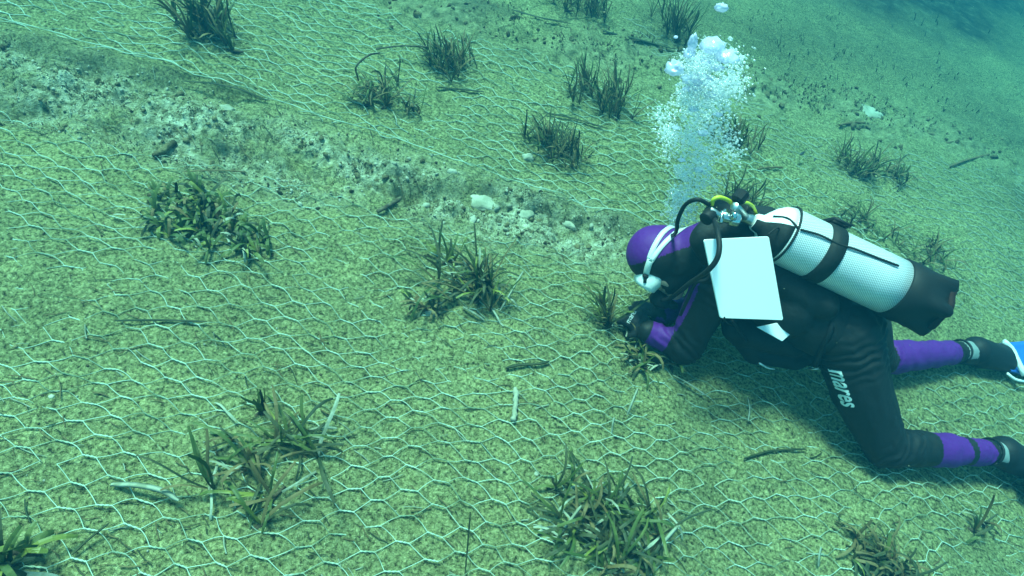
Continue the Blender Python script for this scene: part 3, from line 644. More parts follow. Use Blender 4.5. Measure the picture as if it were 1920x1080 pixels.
def suit(c, mi, ci, tt, caps):
    mi = mi.copy()
    A, FA = 6, 7                                                    # upper arm and forearm of the near arm
    for k in range(len(caps)):
        pass
    def near_seg(p0, p1, r): ab = p1-p0; t_ = ((c-p0)@ab)/(ab@ab); d = np.linalg.norm(c-p0-np.clip(t_, 0, 1)[:, None]*ab, axis=1); return t_, d < r
    isbody = (mi == NEO)
    t_, k = near_seg(lel, lwr, .075); mi[isbody & k & (t_ > .50) & (t_ < 1.02)] = PUR
    t_, k = near_seg(rel, rwr, .07); mi[isbody & k & (t_ > .55) & (t_ < 1.02)] = PUR
    for a_, b_2, e0, e1 in ((lkn, lan, .38, .93), (rkn, ran, .10, .86)):
        t_, k = near_seg(a_, b_2, .085); mi[(mi == NEO) & k & (t_ > e0) & (t_ < e1)] = PUR
    t_, k = near_seg(lkn, lan, .085); mi[(mi == PUR) & k & (t_ > .69) & (t_ < .74)] = NEO
    for a_, b_2 in ((lan, ltoe), (ran, rtoe)):
        t_, k = near_seg(a_, b_2, .09); mi[(mi != GLV) & k & (t_ > -.12) & (t_ < .12) & (c[:, 2] > a_[2]+.018)] = GRY
    # purple flash down the front of the near sleeve
    ab = lel-lsh; t_ = ((c-lsh)@ab)/(ab@ab); rad = c-lsh-t_[:, None]*ab; rad /= np.linalg.norm(rad, axis=1)[:, None]+1e-9
    fr = nrm(np.array([-.86, -.12, -.1])-((np.array([-.86, -.12, -.1])@ab)/(ab@ab))*ab)
    _, k = near_seg(lsh, lel, .09); mi[(mi == NEO) & k & (t_ > .12) & (t_ < .80) & ((rad@fr) > .80+.25*np.abs(t_-.3))] = PUR
    bk = -fr*.8+nrm(np.cross(ab, fr))*.0; mi[(mi == NEO) & k & (t_ > .45) & (t_ < .82) & ((rad@nrm(bk)) > .93)] = PUR
    return mi
person = skinned('person', caps, [M['neo'], M['purple'], M['skin'], M['glove'], M['grey']], voxel=.0055, smooth_it=4, fold=.0085, rule=suit,
    joints=[(lel, nrm(lwr-lsh), .12, .05, .0028), (lkn+np.array([.02, 0, .02]), nrm(lan-lhip), .14, .06, .003), (rkn, nrm(ran-rhip), .14, .05, .003), (mid(lhip, lkn, .12), nrm(lkn-lhip), .16, .07, .0034), (mid(lsh, lel, .15), nrm(lel-lsh), .12, .05, .0026), (mid(lkn, lan, .9), nrm(lan-lkn), .08, .04, .0018), (mid(rkn, ran, .85), nrm(ran-rkn), .08, .04, .0018), (mid(shc, hpc, .55), nrm(hpc-shc), .25, .10, .003)])
tag(person, 'diver in a black and purple wetsuit kneeling head down, hands on a seagrass tuft', 'diver')
BT = bvh(person)

# hood with a purple crown; open at the face
hc = [(h_(.014, -.006), .098, h_(.032, .002), .095, 0), (h_(-.04, -.02), .088, neck+np.array([.0, 0, 0]), .080, 0), (h_(-.03, .035), .072, h_(-.05, .03), .072, 0), (neck, .082, mid(neck, shc, .4), .088, 0)]
def hoodrule(c, mi, ci, tt, caps):
    q = c-HC; up_ = q@CROWN; f_ = q@FACE; s = q@SIDE
    line = up_*.80-f_*.62
    return np.where((line > .020+.05*np.clip(s-.02, 0, 1)) & (up_ > -.075), 1, 0)
hood = skinned('hood', hc, [M['neo'], M['purple']], person, voxel=.0065, smooth_it=8, rule=hoodrule)
HT = bvh(hood)
bm = bmesh.new(); bm.from_mesh(hood.data)
kill = []
for f in bm.faces:
    q = np.array(f.calc_center_median())-HC; a_, b_2 = q@CROWN, q@SIDE
    if q@FACE > .035 and ((a_+.015)/.066)**2+(b_2/.062)**2 < 1: kill.append(f)
bmesh.ops.delete(bm, geom=kill, context='FACES'); bm.to_mesh(hood.data); bm.free()
sm = hood.modifiers.new('thickness', 'SOLIDIFY'); sm.thickness = .005; sm.offset = -1

# mask: skirt, frame, lens, strap with its split band
mc = h_(.012, .100); mk = MB()
def oval(c, a, b, n=28, p=2.6):
    o = []
    for i in range(n):
        t = 2*math.pi*i/n; x = math.copysign(abs(math.cos(t))**(2/p), math.cos(t))*a; y = math.copysign(abs(math.sin(t))**(2/p), math.sin(t))*b
        o.append(c+SIDE*x+CROWN*y)
    return o
rings = [oval(h_(.0, .050), .072, .050), oval(h_(.002, .074), .077, .047), oval(h_(.004, .096), .076, .043), oval(h_(.004, .108), .074, .041), oval(h_(.004, .108), .066, .034), oval(h_(.004, .092), .064, .032)]
for r_ in rings: mk.v += r_
for i in range(len(rings)-1):
    for j in range(28): mk.f.append((i*28+j, i*28+(j+1) % 28, (i+1)*28+(j+1) % 28, (i+1)*28+j)); mk.m.append(0)
mask = mk.build('mask', M['silicone'], person)
gl_ = MB(); o_ = oval(h_(.004, .104), .066, .034); i_ = oval(h_(.004, .100), .066, .034); gl_.v = o_+i_; gl_.f = [tuple(range(28)), tuple(range(55, 27, -1))]+[(j, 28+j, 28+(j+1) % 28, (j+1) % 28) for j in range(28)]; gl_.m = [0]*30
gl_.build('lens', M['glass'], mask, smooth=False)
p1, _ = seen(HT, 1213, 512); p2, _ = seen(HT, 1256, 436)
if p1 is None: p1 = h_(0, .07, .09)
if p2 is None: p2 = h_(.03, -.09, .05)
d1 = nrm(p1-HC); d2 = p2-HC; d2 = nrm(d2-(d2@d1)*d1); PN = np.cross(d1, d2)
def on_hood(d, lift):
    h = HT.ray_cast(V(HC+nrm(d)*.35), V(-nrm(d))); q = np.array(h[0]) if h[0] is not None else HC+nrm(d)*.1
    return q+nrm(q-HC)*lift
def band(th0, th1, off0, off1, wid, mb, n=22):
    base = len(mb.v)
    for i in range(n):
        t = i/(n-1); th = th0+(th1-th0)*t; d = d1*math.cos(th)+d2*math.sin(th); o = off0+(off1-off0)*min(1, t*2.2)
        for s_, l in ((-1, .0005), (-1, .0045), (1, .0045), (1, .0005)): mb.v.append(on_hood(d*.1+PN*(o+s_*wid/2), l))
    for i in range(n-1):
        for j in range(4): mb.f.append((base+4*i+j, base+4*i+(j+1) % 4, base+4*i+4+(j+1) % 4, base+4*i+4+j)); mb.m.append(0)
    mb.f += [(base+3, base+2, base+1, base), tuple(base+4*(n-1)+j for j in range(4))]; mb.m += [0, 0]
st = MB(); band(-.05, .52, 0, 0, .018, st, 8); band(.48, 2.5, .004, .0135, .014, st); band(.48, 2.5, -.004, -.0135, .014, st); band(2.46, 3.3, 0, 0, .018, st, 10)
st.build('strap', M['silicone'], mask)
bk = MB(); q = on_hood(d1*math.cos(-.1)+d2*math.sin(-.1), .006); bk.ico(q, np.array([.012, .010, .008]), 0, 2); bk.tube([q, mid(q, h_(.01, .10, .075), .7)], [.007, .006], 8); bk.build('buckle', M['rubber'], mask)

# second stage in his mouth, with hoses: the regulator set is carried gear
reg = empty('regulator', at(1370, 402, .56), 'chrome and black regulator with hoses, between the tank valve and the mouth', 'regulator')
def gear(mb, name, m, par=None, smooth=True, root=None):
    o = mb.build(name, m, None, smooth); r_ = root or reg
    if par is None: under(o, r_)
    else: o.parent = par; o.matrix_parent_inverse = par.matrix_world.inverted() if False else Matrix.Identity(4)
    return o
s2 = MB(); sc_ = h_(-.068, .118); s2.tube([sc_-FACE*.022, sc_-FACE*.012, sc_+FACE*.018, sc_+FACE*.028], [.028, .036, .036, .026], 20); s2.tube([h_(-.055, .075), sc_-FACE*.01], [.014, .018], 10); s2.ico(sc_-CROWN*.034+FACE*.0, np.array([.032, .016, .016]), 0, 2)
gear(s2, 'second_stage', M['rubber'])
hs = MB()
hs.tube(smooth_path([at(1338, 408, .57), at(1345, 432, .61), at(1349, 462, .605), at(1343, 488, .58), at(1322, 512, .53), at(1292, 532, .40), at(1262, 556, .24), sc_+SIDE*.035], 30), .0075, 9); gear(hs, 'hose', M['rubber'])
hs = MB(); hs.tube(smooth_path([at(1330, 384, .59), at(1308, 374, .60), at(1285, 384, .56), at(1271, 412, .50), at(1266, 438, .42), h_(.02, -.03, -.11), h_(-.05, .06, -.09), sc_-SIDE*.03], 30), .0062, 8); gear(hs, 'hose', M['rubber'])
hs = MB(); hs.tube(smooth_path([at(1335, 384, .59), at(1338, 374, .61), at(1350, 370, .62), at(1366, 376, .61), at(1378, 388, .58)], 18), .006, 8); gear(hs, 'yellow_hose', M['yellow'])
hs = MB(); hs.tube(smooth_path([at(1384, 382, .60), at(1400, 380, .60), at(1412, 388, .58), at(1418, 402, .54)], 14), .005, 8); gear(hs, 'yellow_hose', M['yellow'])
hs = MB(); hs.tube(smooth_path([at(1352, 455, .53), at(1330, 520, .46), at(1305, 530, .42), at(1290, 560, .36), at(1276, 590, .26)], 20), .0055, 8); gear(hs, 'hose', M['rubber'])
def cyl(mb, a, b, r, k=16, mi=0, bev=.15):
    a, b = np.asarray(a), np.asarray(b); L_ = np.linalg.norm(b-a); e = min(r*bev, L_*.3)/L_
    mb.tube([a, mid(a, b, e), mid(a, b, 1-e), b], [r*(1-bev), r, r, r*(1-bev)], k, mi)
fs_ = MB(); a0, a1 = at(1352, 404, .57), at(1384, 414, .57); cyl(fs_, a0, mid(a0, a1, .55), .017); cyl(fs_, mid(a0, a1, .5), a1, .0215)
cyl(fs_, at(1350, 418, .56), at(1356, 396, .58), .0075, 10); cyl(fs_, at(1362, 394, .58), at(1358, 408, .57), .009, 10); cyl(fs_, at(1374, 412, .58), at(1379, 398, .60), .009, 10)
gear(fs_, 'first_stage', M['chrome'])
fb = MB(); b0, b1 = at(1322, 412, .57), at(1341, 394, .58); cyl(fb, b0, mid(b0, b1, .7), .020); gear(fb, 'black_cover', M['rubber'])
fb = MB(); cyl(fb, at(1331, 392, .59), at(1350, 404, .585), .0085, 12); gear(fb, 'chrome_fitting', M['steel'])
fb = MB(); cyl(fb, at(1392, 392, .56), at(1404, 400, .55), .019, 16); gear(fb, 'black_cover', M['rubber'])

# tank
T0, T1 = at(1432, 424, .545), at(1742, 570, .53); TA = nrm(T1-T0); TL_ = np.linalg.norm(T1-T0); TR_ = .087
TN = nrm(np.cross(np.cross(TA, [0, 0, 1.0]), TA)); TB = np.cross(TA, TN)
tank = empty('scuba_tank', mid(T0, T1, .5), 'silver scuba tank in black net with black boot, strapped on the diver\'s back', 'scuba tank')
tm = bpy.data.materials.new('netted_aluminium'); tm.use_nodes = True; N = tm.node_tree.nodes; L = tm.node_tree.links; b_ = N['Principled BSDF']
uvn = N.new('ShaderNodeUVMap'); uvn.uv_map = 'UVMap'
def wave(rot):
    mp = N.new('ShaderNodeMapping'); mp.inputs['Rotation'].default_value = (0, 0, rot); L.new(uvn.outputs[0], mp.inputs[0])
    w_ = N.new('ShaderNodeTexWave'); w_.wave_profile = 'TRI'; w_.inputs['Scale'].default_value = 60.0; w_.inputs['Distortion'].default_value = .35; w_.inputs['Detail Scale'].default_value = .6; L.new(mp.outputs[0], w_.inputs[0])
    r_ = N.new('ShaderNodeValToRGB'); r_.color_ramp.elements[0].position = .05; r_.color_ramp.elements[1].position = .30; L.new(w_.outputs['Fac'], r_.inputs[0]); return r_
w1, w2 = wave(.62), wave(-.62); mm = N.new('ShaderNodeMath'); mm.operation = 'MULTIPLY'; L.new(w1.outputs[0], mm.inputs[0]); L.new(w2.outputs[0], mm.inputs[1])
mx = N.new('ShaderNodeMix'); mx.data_type = 'RGBA'; mx.inputs[6].default_value = (.07, .09, .09, 1); mx.inputs[7].default_value = (.80, .82, .84, 1); L.new(mm.outputs[0], mx.inputs[0]); L.new(mx.outputs[2], b_.inputs['Base Color'])
b_.inputs['Roughness'].default_value = .38; b_.inputs['Metallic'].default_value = .25
def lathe(name, prof, m, K=48, a0_=0.0, mod=None, root=None, uv=False):
    "a surface of revolution about the tank's axis: prof = (distance along, radius)"
    vs = []; fs2 = []
    for s_, r_ in prof:
        for j in range(K):
            a = 2*math.pi*j/K; rr_ = r_*(mod(s_, a) if mod else 1); vs.append(T0+TA*s_+rr_*(math.cos(a)*TN+math.sin(a)*TB))
    n = len(prof)
    for i in range(n-1):
        for j in range(K): fs2.append((i*K+j, i*K+(j+1) % K, (i+1)*K+(j+1) % K, (i+1)*K+j))
    fs2 += [tuple(range(K))[::-1], tuple((n-1)*K+j for j in range(K))]
    o = put(name, vs, fs2, m, None, None, True)
    if uv:
        u = o.data.uv_layers.new(name='UVMap')
        for p in o.data.polygons:
            js = [v % K for v in p.vertices]; wrap = max(js)-min(js) > K/2
            for li, vi in zip(p.loop_indices, p.vertices):
                j = vi % K; jj = K if (wrap and j == 0) else j; u.data[li].uv = (jj/K*2*math.pi*TR_, prof[vi//K][0])
    under(o, root or tank); return o
E0 = TL_*.775
lathe('cylinder', [(.055, TR_*.985), (.07, TR_), (.2, TR_), (.35, TR_), (E0+.02, TR_)], tm, uv=True)
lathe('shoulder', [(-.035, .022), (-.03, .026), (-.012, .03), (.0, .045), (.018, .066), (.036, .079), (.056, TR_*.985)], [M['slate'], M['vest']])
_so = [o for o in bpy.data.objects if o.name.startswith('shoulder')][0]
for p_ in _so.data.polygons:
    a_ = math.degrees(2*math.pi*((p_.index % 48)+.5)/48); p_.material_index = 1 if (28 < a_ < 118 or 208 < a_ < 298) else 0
lathe('boot', [(E0-.004, TR_+.001), (E0, TR_+.006), (E0+.045, TR_+.007), (E0+.075, TR_+.004), (TL_+.004, TR_-.002), (TL_+.020, TR_-.020), (TL_+.008, TR_-.030)], M['rubber'], K=48,
      mod=lambda s_, a: 1+(.20*max(0, (s_-E0-.05)/.06))*(max(-.4, math.cos(6*a+.6))))
lathe('worn_rim', [(TL_-.004, TR_-.004), (TL_+.012, TR_-.004), (TL_+.018, TR_-.024)], M['fray'], K=42, mod=lambda s_, a: 1.03+.05*math.cos(7*a+.8))
lathe('cam_band', [(.165, TR_+.001), (.166, TR_+.005), (.212, TR_+.005), (.213, TR_+.001)], M['vest'])
bb = MB()
for a in (-.05, .9, 1.0):
    pass
bc = T0+TA*.19+(TR_+.009)*(math.cos(-.9)*TN+math.sin(-.9)*TB)
tanv = nrm(np.cross(TA, bc-(T0+TA*.19)))
for dx_ in (-.026, .026): bb.tube([bc+TA*dx_-tanv*.045, bc+TA*dx_+tanv*.045], .005, 6)
bb.tube([bc+TA*.026-tanv*.045, bc-TA*.026-tanv*.045], .005, 6); bb.tube([bc+TA*.026+tanv*.045, bc-TA*.026+tanv*.045], .005, 6); bb.ico(bc, np.array([.03, .03, .012]), 0, 2, np.array([TA, tanv, nrm(np.cross(TA, tanv))]))
o = bb.build('cam_buckle', M['rubber']); under(o, tank)
def ang_of(px, py, z0=.60):
    "angle round the tank of the surface point seen there"
    r_ = nrm(ray(px, py)); o_ = CP-T0; dd = r_-(r_@TA)*TA; oo = o_-(o_@TA)*TA
    A_, B_, C2 = dd@dd, 2*dd@oo, oo@oo-TR_**2; disc = B_*B_-4*A_*C2
    if disc < 0: t_ = -B_/(2*A_)
    else: t_ = (-B_-math.sqrt(disc))/(2*A_)
    p = CP+r_*t_; q = p-T0; return q@TA, math.atan2(q@TB, q@TN)
def on_tank(s_, a, l=.003): return T0+TA*s_+(TR_+l)*(math.cos(a)*TN+math.sin(a)*TB)
sq = [ang_of(*p) for p in ((1500, 431), (1535, 442), (1570, 458), (1600, 468), (1640, 483), (1682, 500))]
se = MB(); se.tube(smooth_path([on_tank(s_, a, .004+.002*(i % 2)) for i, (s_, a) in enumerate(sq)], 26), .0032, 6)
s0, a0_ = sq[0]; se.tube([on_tank(.062, a, .002) for a in np.linspace(0, 2*math.pi, 30)], .004, 6)
se.tube(smooth_path([on_tank(.062, a0_), on_tank(.03, a0_-.3, -.012), on_tank(.0, a0_-.5, -.04)], 10), .0035, 6)
o = se.build('net_seam', M['vest']); under(o, tank)
vb = MB(); v0 = T0-TA*.03; cyl(vb, v0, v0-TA*.045, .017, 14); vk = at(1377, 386, .61); cyl(vb, v0-TA*.03, vk, .0125, 12); o = vb.build('valve', M['steel']); under(o, tank)
kb = MB(); k0, k1 = at(1381, 378, .615), at(1395, 360, .635); kb.tube([k0, mid(k0, k1, .15), mid(k0, k1, .85), k1], [.015, .020, .022, .017], 10); o2 = kb.build('knob', M['rubber'], o, smooth=False)
o2.matrix_parent_inverse = Matrix.Translation(-tank.location) if False else Matrix.Identity(4)

# buoyancy vest, worn: its wing under the tank, side panels, pockets, straps
sx = mid(shc, hpc, .0)
vc = []
def W_(a, ra, b, rb): vc.append((np.asarray(a, float), ra, np.asarray(b, float), rb, 0))
for t_, y_, r_, dz in ((.02, .10, .088, .02), (.25, .125, .108, .0), (.5, .12, .112, -.0), (.78, .10, .112, -.01)):
    c_ = mid(shc, hpc, t_)+np.array([0, 0, dz]); W_(c_-np.array([0, y_, 0]), r_, c_+np.array([0, y_, 0]), r_)
W_(T0-TN*(TR_+.03)+TA*.02, .05, T1-TN*(TR_+.05)-TA*.22, .05)
W_(T0-TN*(TR_+.02)+TA*.0-np.array([0, .05, 0]), .045, T0-TN*(TR_+.03)+TA*.28-np.array([0, .07, 0]), .05)
W_(at(1330, 440, .47), .045, at(1425, 436, .48), .05); W_(at(1325, 450, .46), .05, lsh+np.array([.03, .02, .02]), .055)
for a_, ra, b_2, rb in ((at(1395, 560, .26), .075, at(1500, 590, .26), .085), (at(1380, 610, .19), .05, at(1495, 625, .19), .07)): W_(a_, ra, b_2, rb)
vest = skinned('buoyancy_vest', vc, [M['vest']], person, voxel=.0075, smooth_it=5, fold=.008)
pk = [(at(1378, 615, .20), .042, at(1415, 660, .13), .040, 0), (at(1415, 660, .13), .042, at(1492, 668, .13), .048, 0), (at(1400, 625, .2), .05, at(1490, 640, .19), .055, 0)]
skinned('pocket', pk, [M['vest']], vest, voxel=.006, smooth_it=4, fold=.008)
pk = [(at(1495, 650, .17), .042, at(1515, 668, .14), .034, 0)]
skinned('pocket', pk, [M['vest']], vest, voxel=.006, smooth_it=3, fold=.004)
stp = MB(); stp.ribbon(smooth_path([at(1566, 588, .42), at(1556, 625, .38), at(1540, 658, .31), at(1528, 688, .22)], 14), np.array([1, .1, 0]), .011, 0, th=.003); stp.build('strap', M['rubber'], vest)
rg_ = MB(); rc = at(1527, 690, .215)
rg_.tube([rc+.020*(math.cos(a)*np.array([.8, .5, .3])*.8+math.sin(a)*nrm([.1, -.6, .8])) for a in np.linspace(0, 6.283, 20)], .0026, 6); rg_.build('ring', M['steel'], vest)
stp = MB(); stp.tube(smooth_path([at(1400, 640, .22), at(1385, 618, .24), at(1372, 600, .27)], 8), .005, 6); stp.build('strap', M['rubber'], vest)
pp = MB(); pp.tube(smooth_path([at(1424, 681, .16), at(1440, 690, .13), at(1452, 692, .12)], 6), .003, 6); pp.build('pull_tab', M['silicone'], vest)

# white slate hung at his near side, and the small torn sheet below it
def board(name, quad, th, m, bev=.012, root=None, n_=1):
    q = [np.asarray(p) for p in quad]; nn = nrm(np.cross(q[1]-q[0], q[3]-q[0]))
    if nn@(CP-q[0]) < 0: nn = -nn
    outl = []
    k = len(q)
    for i in range(k):
        a, b, c = q[i-1], q[i], q[(i+1) % k]; u, v = nrm(a-b), nrm(c-b)
        outl += [b+u*bev*1.0, b+(u+v)*bev*.3, b+v*bev*1.0]
    K = len(outl); ins = [p+nrm(np.mean(q, 0)-p)*.0015 for p in outl]
    vs = [p+nn*th for p in ins]+[p+nn*(th-.0012) for p in outl]+[p for p in outl]; fs2 = [tuple(range(K))]
    for r_ in (0, 1):
        for j in range(K): fs2.append((r_*K+j, (r_+1)*K+j, (r_+1)*K+(j+1) % K, r_*K+(j+1) % K))
    fs2.append(tuple(range(3*K-1, 2*K-1, -1))); return put(name, vs, fs2, m, root)
zt, zb = .58, .415
TLc, TRc, BLc = at(1318, 449, zt), at(1440, 443, zt), at(1349, 596, zb)
_sn = np.cross(TRc-TLc, BLc-TLc); _r = ray(1467, 600); BRc = CP+_r*((TLc-CP)@_sn)/(_r@_sn)
slate = board('slate', [TLc, TRc, BRc, BLc], .004, M['slate'], bev=.006)
tag(slate, 'blank white writing slate hanging at the diver\'s side', 'slate')
cd = MB(); cd.tube(smooth_path([mid(TRc, TLc, .05)+np.array([0, 0, .0]), TRc+np.array([.02, .03, .02]), T0-TN*.05+TA*.07+TB*0], 8), .0025, 5); cd.build('cord', M['rubber'], slate); cd = MB(); cd.tube(smooth_path([BLc+np.array([.01, 0, .01]), BLc+np.array([.03, .03, -.03]), at(1372, 610, .27)], 8), .0025, 5); cd.build('cord', M['rubber'], slate)
_q = [at(1418, 613, .335), at(1474, 602, .345), at(1478, 640, .305)]; _sn = np.cross(_q[1]-_q[0], _q[2]-_q[0])
def onp(px, py): _r = ray(px, py); return CP+_r*((_q[0]-CP)@_sn)/(_r@_sn)
sheet = board('sheet', [onp(1418, 613), onp(1474, 602), onp(1489, 613), onp(1484, 624), onp(1480, 628), onp(1466, 640)], .002, M['slate'], bev=.002)
tag(sheet, 'small white crumpled sheet tucked below the slate', 'sheet')

# fins
def fin(label, an, toe, wdir, blade_end, m_blade, w0, w1, m_pocket):
    d = nrm(toe-an); wd = nrm(wdir-(wdir@d)*d); up_ = np.cross(d, wd); up_ = up_ if up_[2] > 0 else -up_
    pc = [(mid(an, toe, .30)+np.array([0, .01, .01]), .058, toe+d*.01, .046, 0), (mid(an, toe, .45)-wd*.012, .046, toe+d*.02-wd*.02, .040, 0), (mid(an, toe, .45)+wd*.012, .046, toe+d*.02+wd*.02, .040, 0)]
    f_ = skinned('fin', pc, [m_pocket], person, voxel=.006, smooth_it=4)
    if label: f_['label'] = label
    b = MB(); A_ = toe-d*.01; B_ = blade_end; dd = nrm(B_-A_); wd2 = nrm(wd-(wd@dd)*dd); nn = np.cross(dd, wd2); n = 9
    for i in range(n):
        t = i/(n-1); c = mid(A_, B_, t)+nn*.02*math.sin(t*2.2); w_ = w0+(w1-w0)*min(1, t*1.5)
        for u in np.linspace(-1, 1, 9):
            rib = .004+(.010 if abs(u) > .95 else 0)+(.003 if abs(abs(u)-.5) < .1 else 0)
            b.v.append(c+wd2*w_*u+nn*rib)
        for u in np.linspace(1, -1, 9): b.v.append(c+wd2*w_*u-nn*(.004+(.010 if abs(u) > .95 else 0)))
    K = 18
    for i in range(n-1):
        for j in range(K): b.f.append((i*K+j, i*K+(j+1) % K, (i+1)*K+(j+1) % K, (i+1)*K+j)); b.m.append(0)
    b.f += [tuple(range(K))[::-1], tuple((n-1)*K+j for j in range(K))]; b.m += [0, 0]
    b.build('blade', m_blade, f_)
    s_ = MB(); c = an+d*.01; s_.tube([c+(.047*math.cos(a)*wd+.046*math.sin(a)*nrm(np.cross(d, wd)))-d*.03*math.cos(a*0)+0*d for a in np.linspace(0, 6.283, 24)], .0045, 6); s_.build('strap', M['rubber'], f_)
fin('black fin on the near foot', lan, ltoe, np.array([.1, -1, .25]), ltoe+np.array([.50, -.10, -.01]), M['rubber'], .105, .14, M['rubber'])
fin('black fin with a blue and white blade on the far foot', ran, rtoe, np.array([.45, -1, -.2]), rtoe+np.array([.46, .22, .00]), M['blue'], .055, .10, M['rubber'])
wf = MB(); q0 = at(1888, 640, .085); wf.tube(smooth_path([at(1882, 640, .10), at(1897, 655, .09), at(1908, 678, .08), at(1922, 704, .07)], 8), .012, 8); wf.tube(smooth_path([at(1888, 700, .05), at(1905, 712, .045), at(1930, 716, .045)], 8), .006, 6)
wf.build('white_trim', M['silicone'], person)

# lettering on the thigh and on the glove
def letters(name, text, tree, P0, P1, height, parent, shear=.25, bold=.02, flip=1, lift=.0012):
    cu = bpy.data.curves.new('letters', 'FONT'); cu.body = text; cu.size = 1; cu.offset = bold; cu.shear = shear; cu.resolution_u = 3
    to = bpy.data.objects.new('letters', cu); COL.objects.link(to); dg = bpy.context.evaluated_depsgraph_get()
    me = bpy.data.meshes.new_from_object(to.evaluated_get(dg)); bpy.data.objects.remove(to); bpy.data.curves.remove(cu)
    bm = bmesh.new(); bm.from_mesh(me); bmesh.ops.remove_doubles(bm, verts=bm.verts, dist=1e-4)
    bmesh.ops.subdivide_edges(bm, edges=[e for e in bm.edges if e.calc_length() > .12], cuts=2, use_grid_fill=False)
    bmesh.ops.triangulate(bm, faces=bm.faces)
    xs = [v.co.x for v in bm.verts]; x0, x1 = min(xs), max(xs); ys = [v.co.y for v in bm.verts]; y0, y1 = min(ys), max(ys)
    bx = nrm(P1-P0); L_ = np.linalg.norm(P1-P0); c_ = mid(P0, P1, .5); view = nrm(CP-c_); by = nrm(np.cross(view, bx))*flip; nz = nrm(np.cross(bx, by)); nz = nz if nz@view > 0 else -nz
    for v in bm.verts:
        q = P0+bx*L_*(v.co.x-x0)/(x1-x0)+by*height*((v.co.y-y0)/(y1-y0)-.5)
        h = tree.ray_cast(V(q+nz*.12), V(-nz)); p = np.array(h[0]) if h[0] is not None else q
        v.co = V(p+nz*lift)
    bm.to_mesh(me); bm.free(); me.materials.clear(); me.materials.append(M['print']); o = bpy.data.objects.new(name, me); COL.objects.link(o); o.parent = parent; return o
a_, _ = seen(BT, 1564, 692); b_2, _ = seen(BT, 1591, 764)
if a_ is not None and b_2 is not None: letters('lettering', 'mares', BT, a_, b_2, .036, person)
a_, _ = seen(BT, 1177, 606); b_2, _ = seen(BT, 1190, 584)
print('glove hit', a_ is not None, b_2 is not None)
if a_ is not None and b_2 is not None: letters('glove_lettering', 'mares', BT, a_, b_2, .012, person, bold=.0)
#@@END_DIVER
#@@BUBBLES
# ------------------------------------------------------------------ bubbles
bmat = bpy.data.materials.new('air_bubble'); bmat.use_nodes = True; N = bmat.node_tree.nodes; L = bmat.node_tree.links; N.remove(N['Principled BSDF'])
lw = N.new('ShaderNodeLayerWeight'); lw.inputs[0].default_value = .45
gl = N.new('ShaderNodeBsdfGlossy'); gl.inputs['Roughness'].default_value = .12; gl.inputs['Color'].default_value = (.93, .96, 1, 1)
df = N.new('ShaderNodeBsdfDiffuse'); df.inputs[0].default_value = (.98, .98, .98, 1); tl_ = N.new('ShaderNodeBsdfTranslucent'); tl_.inputs[0].default_value = (.98, .98, .98, 1)
m0 = N.new('ShaderNodeMixShader'); m0.inputs[0].default_value = .55; L.new(df.outputs[0], m0.inputs[1]); L.new(tl_.outputs[0], m0.inputs[2])
tr = N.new('ShaderNodeBsdfTransparent')
m1 = N.new('ShaderNodeMixShader'); m1.inputs[0].default_value = .72; L.new(gl.outputs[0], m1.inputs[1]); L.new(m0.outputs[0], m1.inputs[2])
mr = N.new('ShaderNodeMapRange'); mr.inputs[3].default_value = .38; mr.inputs[4].default_value = .9
L.new(lw.outputs['Facing'], mr.inputs[0])
m2 = N.new('ShaderNodeMixShader'); L.new(mr.outputs[0], m2.inputs[0]); L.new(tr.outputs[0], m2.inputs[1]); L.new(m1.outputs[0], m2.inputs[2])
L.new(m2.outputs[0], N['Material Output'].inputs[0])
S0 = at(1262, 425, .30)                                            # by the exhaust of the second stage
def axis_pt(px, py, h):
    "point on the rising column: at height h above the start, seen there"
    return at(px, py, S0[2]+h)
path = smooth_path([axis_pt(1264, 425, 0), axis_pt(1276, 390, .06), axis_pt(1288, 330, .14), axis_pt(1305, 270, .24), axis_pt(1318, 200, .36), axis_pt(1330, 140, .47), axis_pt(1342, 95, .56)], 60)
def col(t): i = min(int(t*59), 58); return path[i]+(path[i+1]-path[i])*(t*59-i)
width = lambda t: .010+.095*min(1, t*2.2)**.8*(1 if t < .85 else .75)
BC, BR_ = [], []
for i in range(15000):
    t = rng.random()**.55*.97; a = rng.uniform(0, 6.28); q = math.sqrt(rng.random()); W_ = width(t)*1.12*(1+.8*float(pn(t*9, 3.3+math.cos(a))))
    c = col(t)+np.array([math.cos(a), math.sin(a), 0])*W_*q*np.array([1.0, 1.2, 1])+rng.normal(0, .006, 3)
    BC.append(c); BR_.append(rng.choice([.0014, .0022, .0032, .0046], p=[.42, .36, .18, .04])*rng.uniform(.85, 1.15))
BC, BR_ = np.array(BC), np.array(BR_); k = (BC[:, 2] < .36) | (pn(BC[:, 0]*11+3, BC[:, 1]*9+BC[:, 2]*12) > -.02) | (rng.random(len(BC)) > .80)
BC, BR_ = list(BC[k]), list(BR_[k])
for t, px, py, k, sg in ((.3, 1240, 215, 120, .022), (.3, 1245, 245, 120, .02), (.5, 1262, 262, 90, .02), (.8, 1380, 115, 200, .02), (.8, 1365, 160, 260, .03), (.8, 1310, 170, 300, .03), (.4, 1370, 285, 120, .022), (.5, 1320, 220, 260, .03)):
    b = axis_pt(px, py, .56*t)
    for i in range(k): BC.append(b+rng.normal(0, sg, 3)); BR_.append(rng.choice([.0022, .0034, .0048]))
for i in range(150):
    t = .12+.86*rng.random()**.7; BC.append(col(t)+rng.normal(0, .45, 3)*width(t)); BR_.append(rng.uniform(.004, .009))
BR_ = np.array(BR_)[:, None]*np.array([[1, 1, .72]])
o = icos('bubble_cloud', np.array(BC), BR_, bmat); tag(o, 'whitish column of fine bubbles rising above the hood', 'bubbles', kind='stuff')
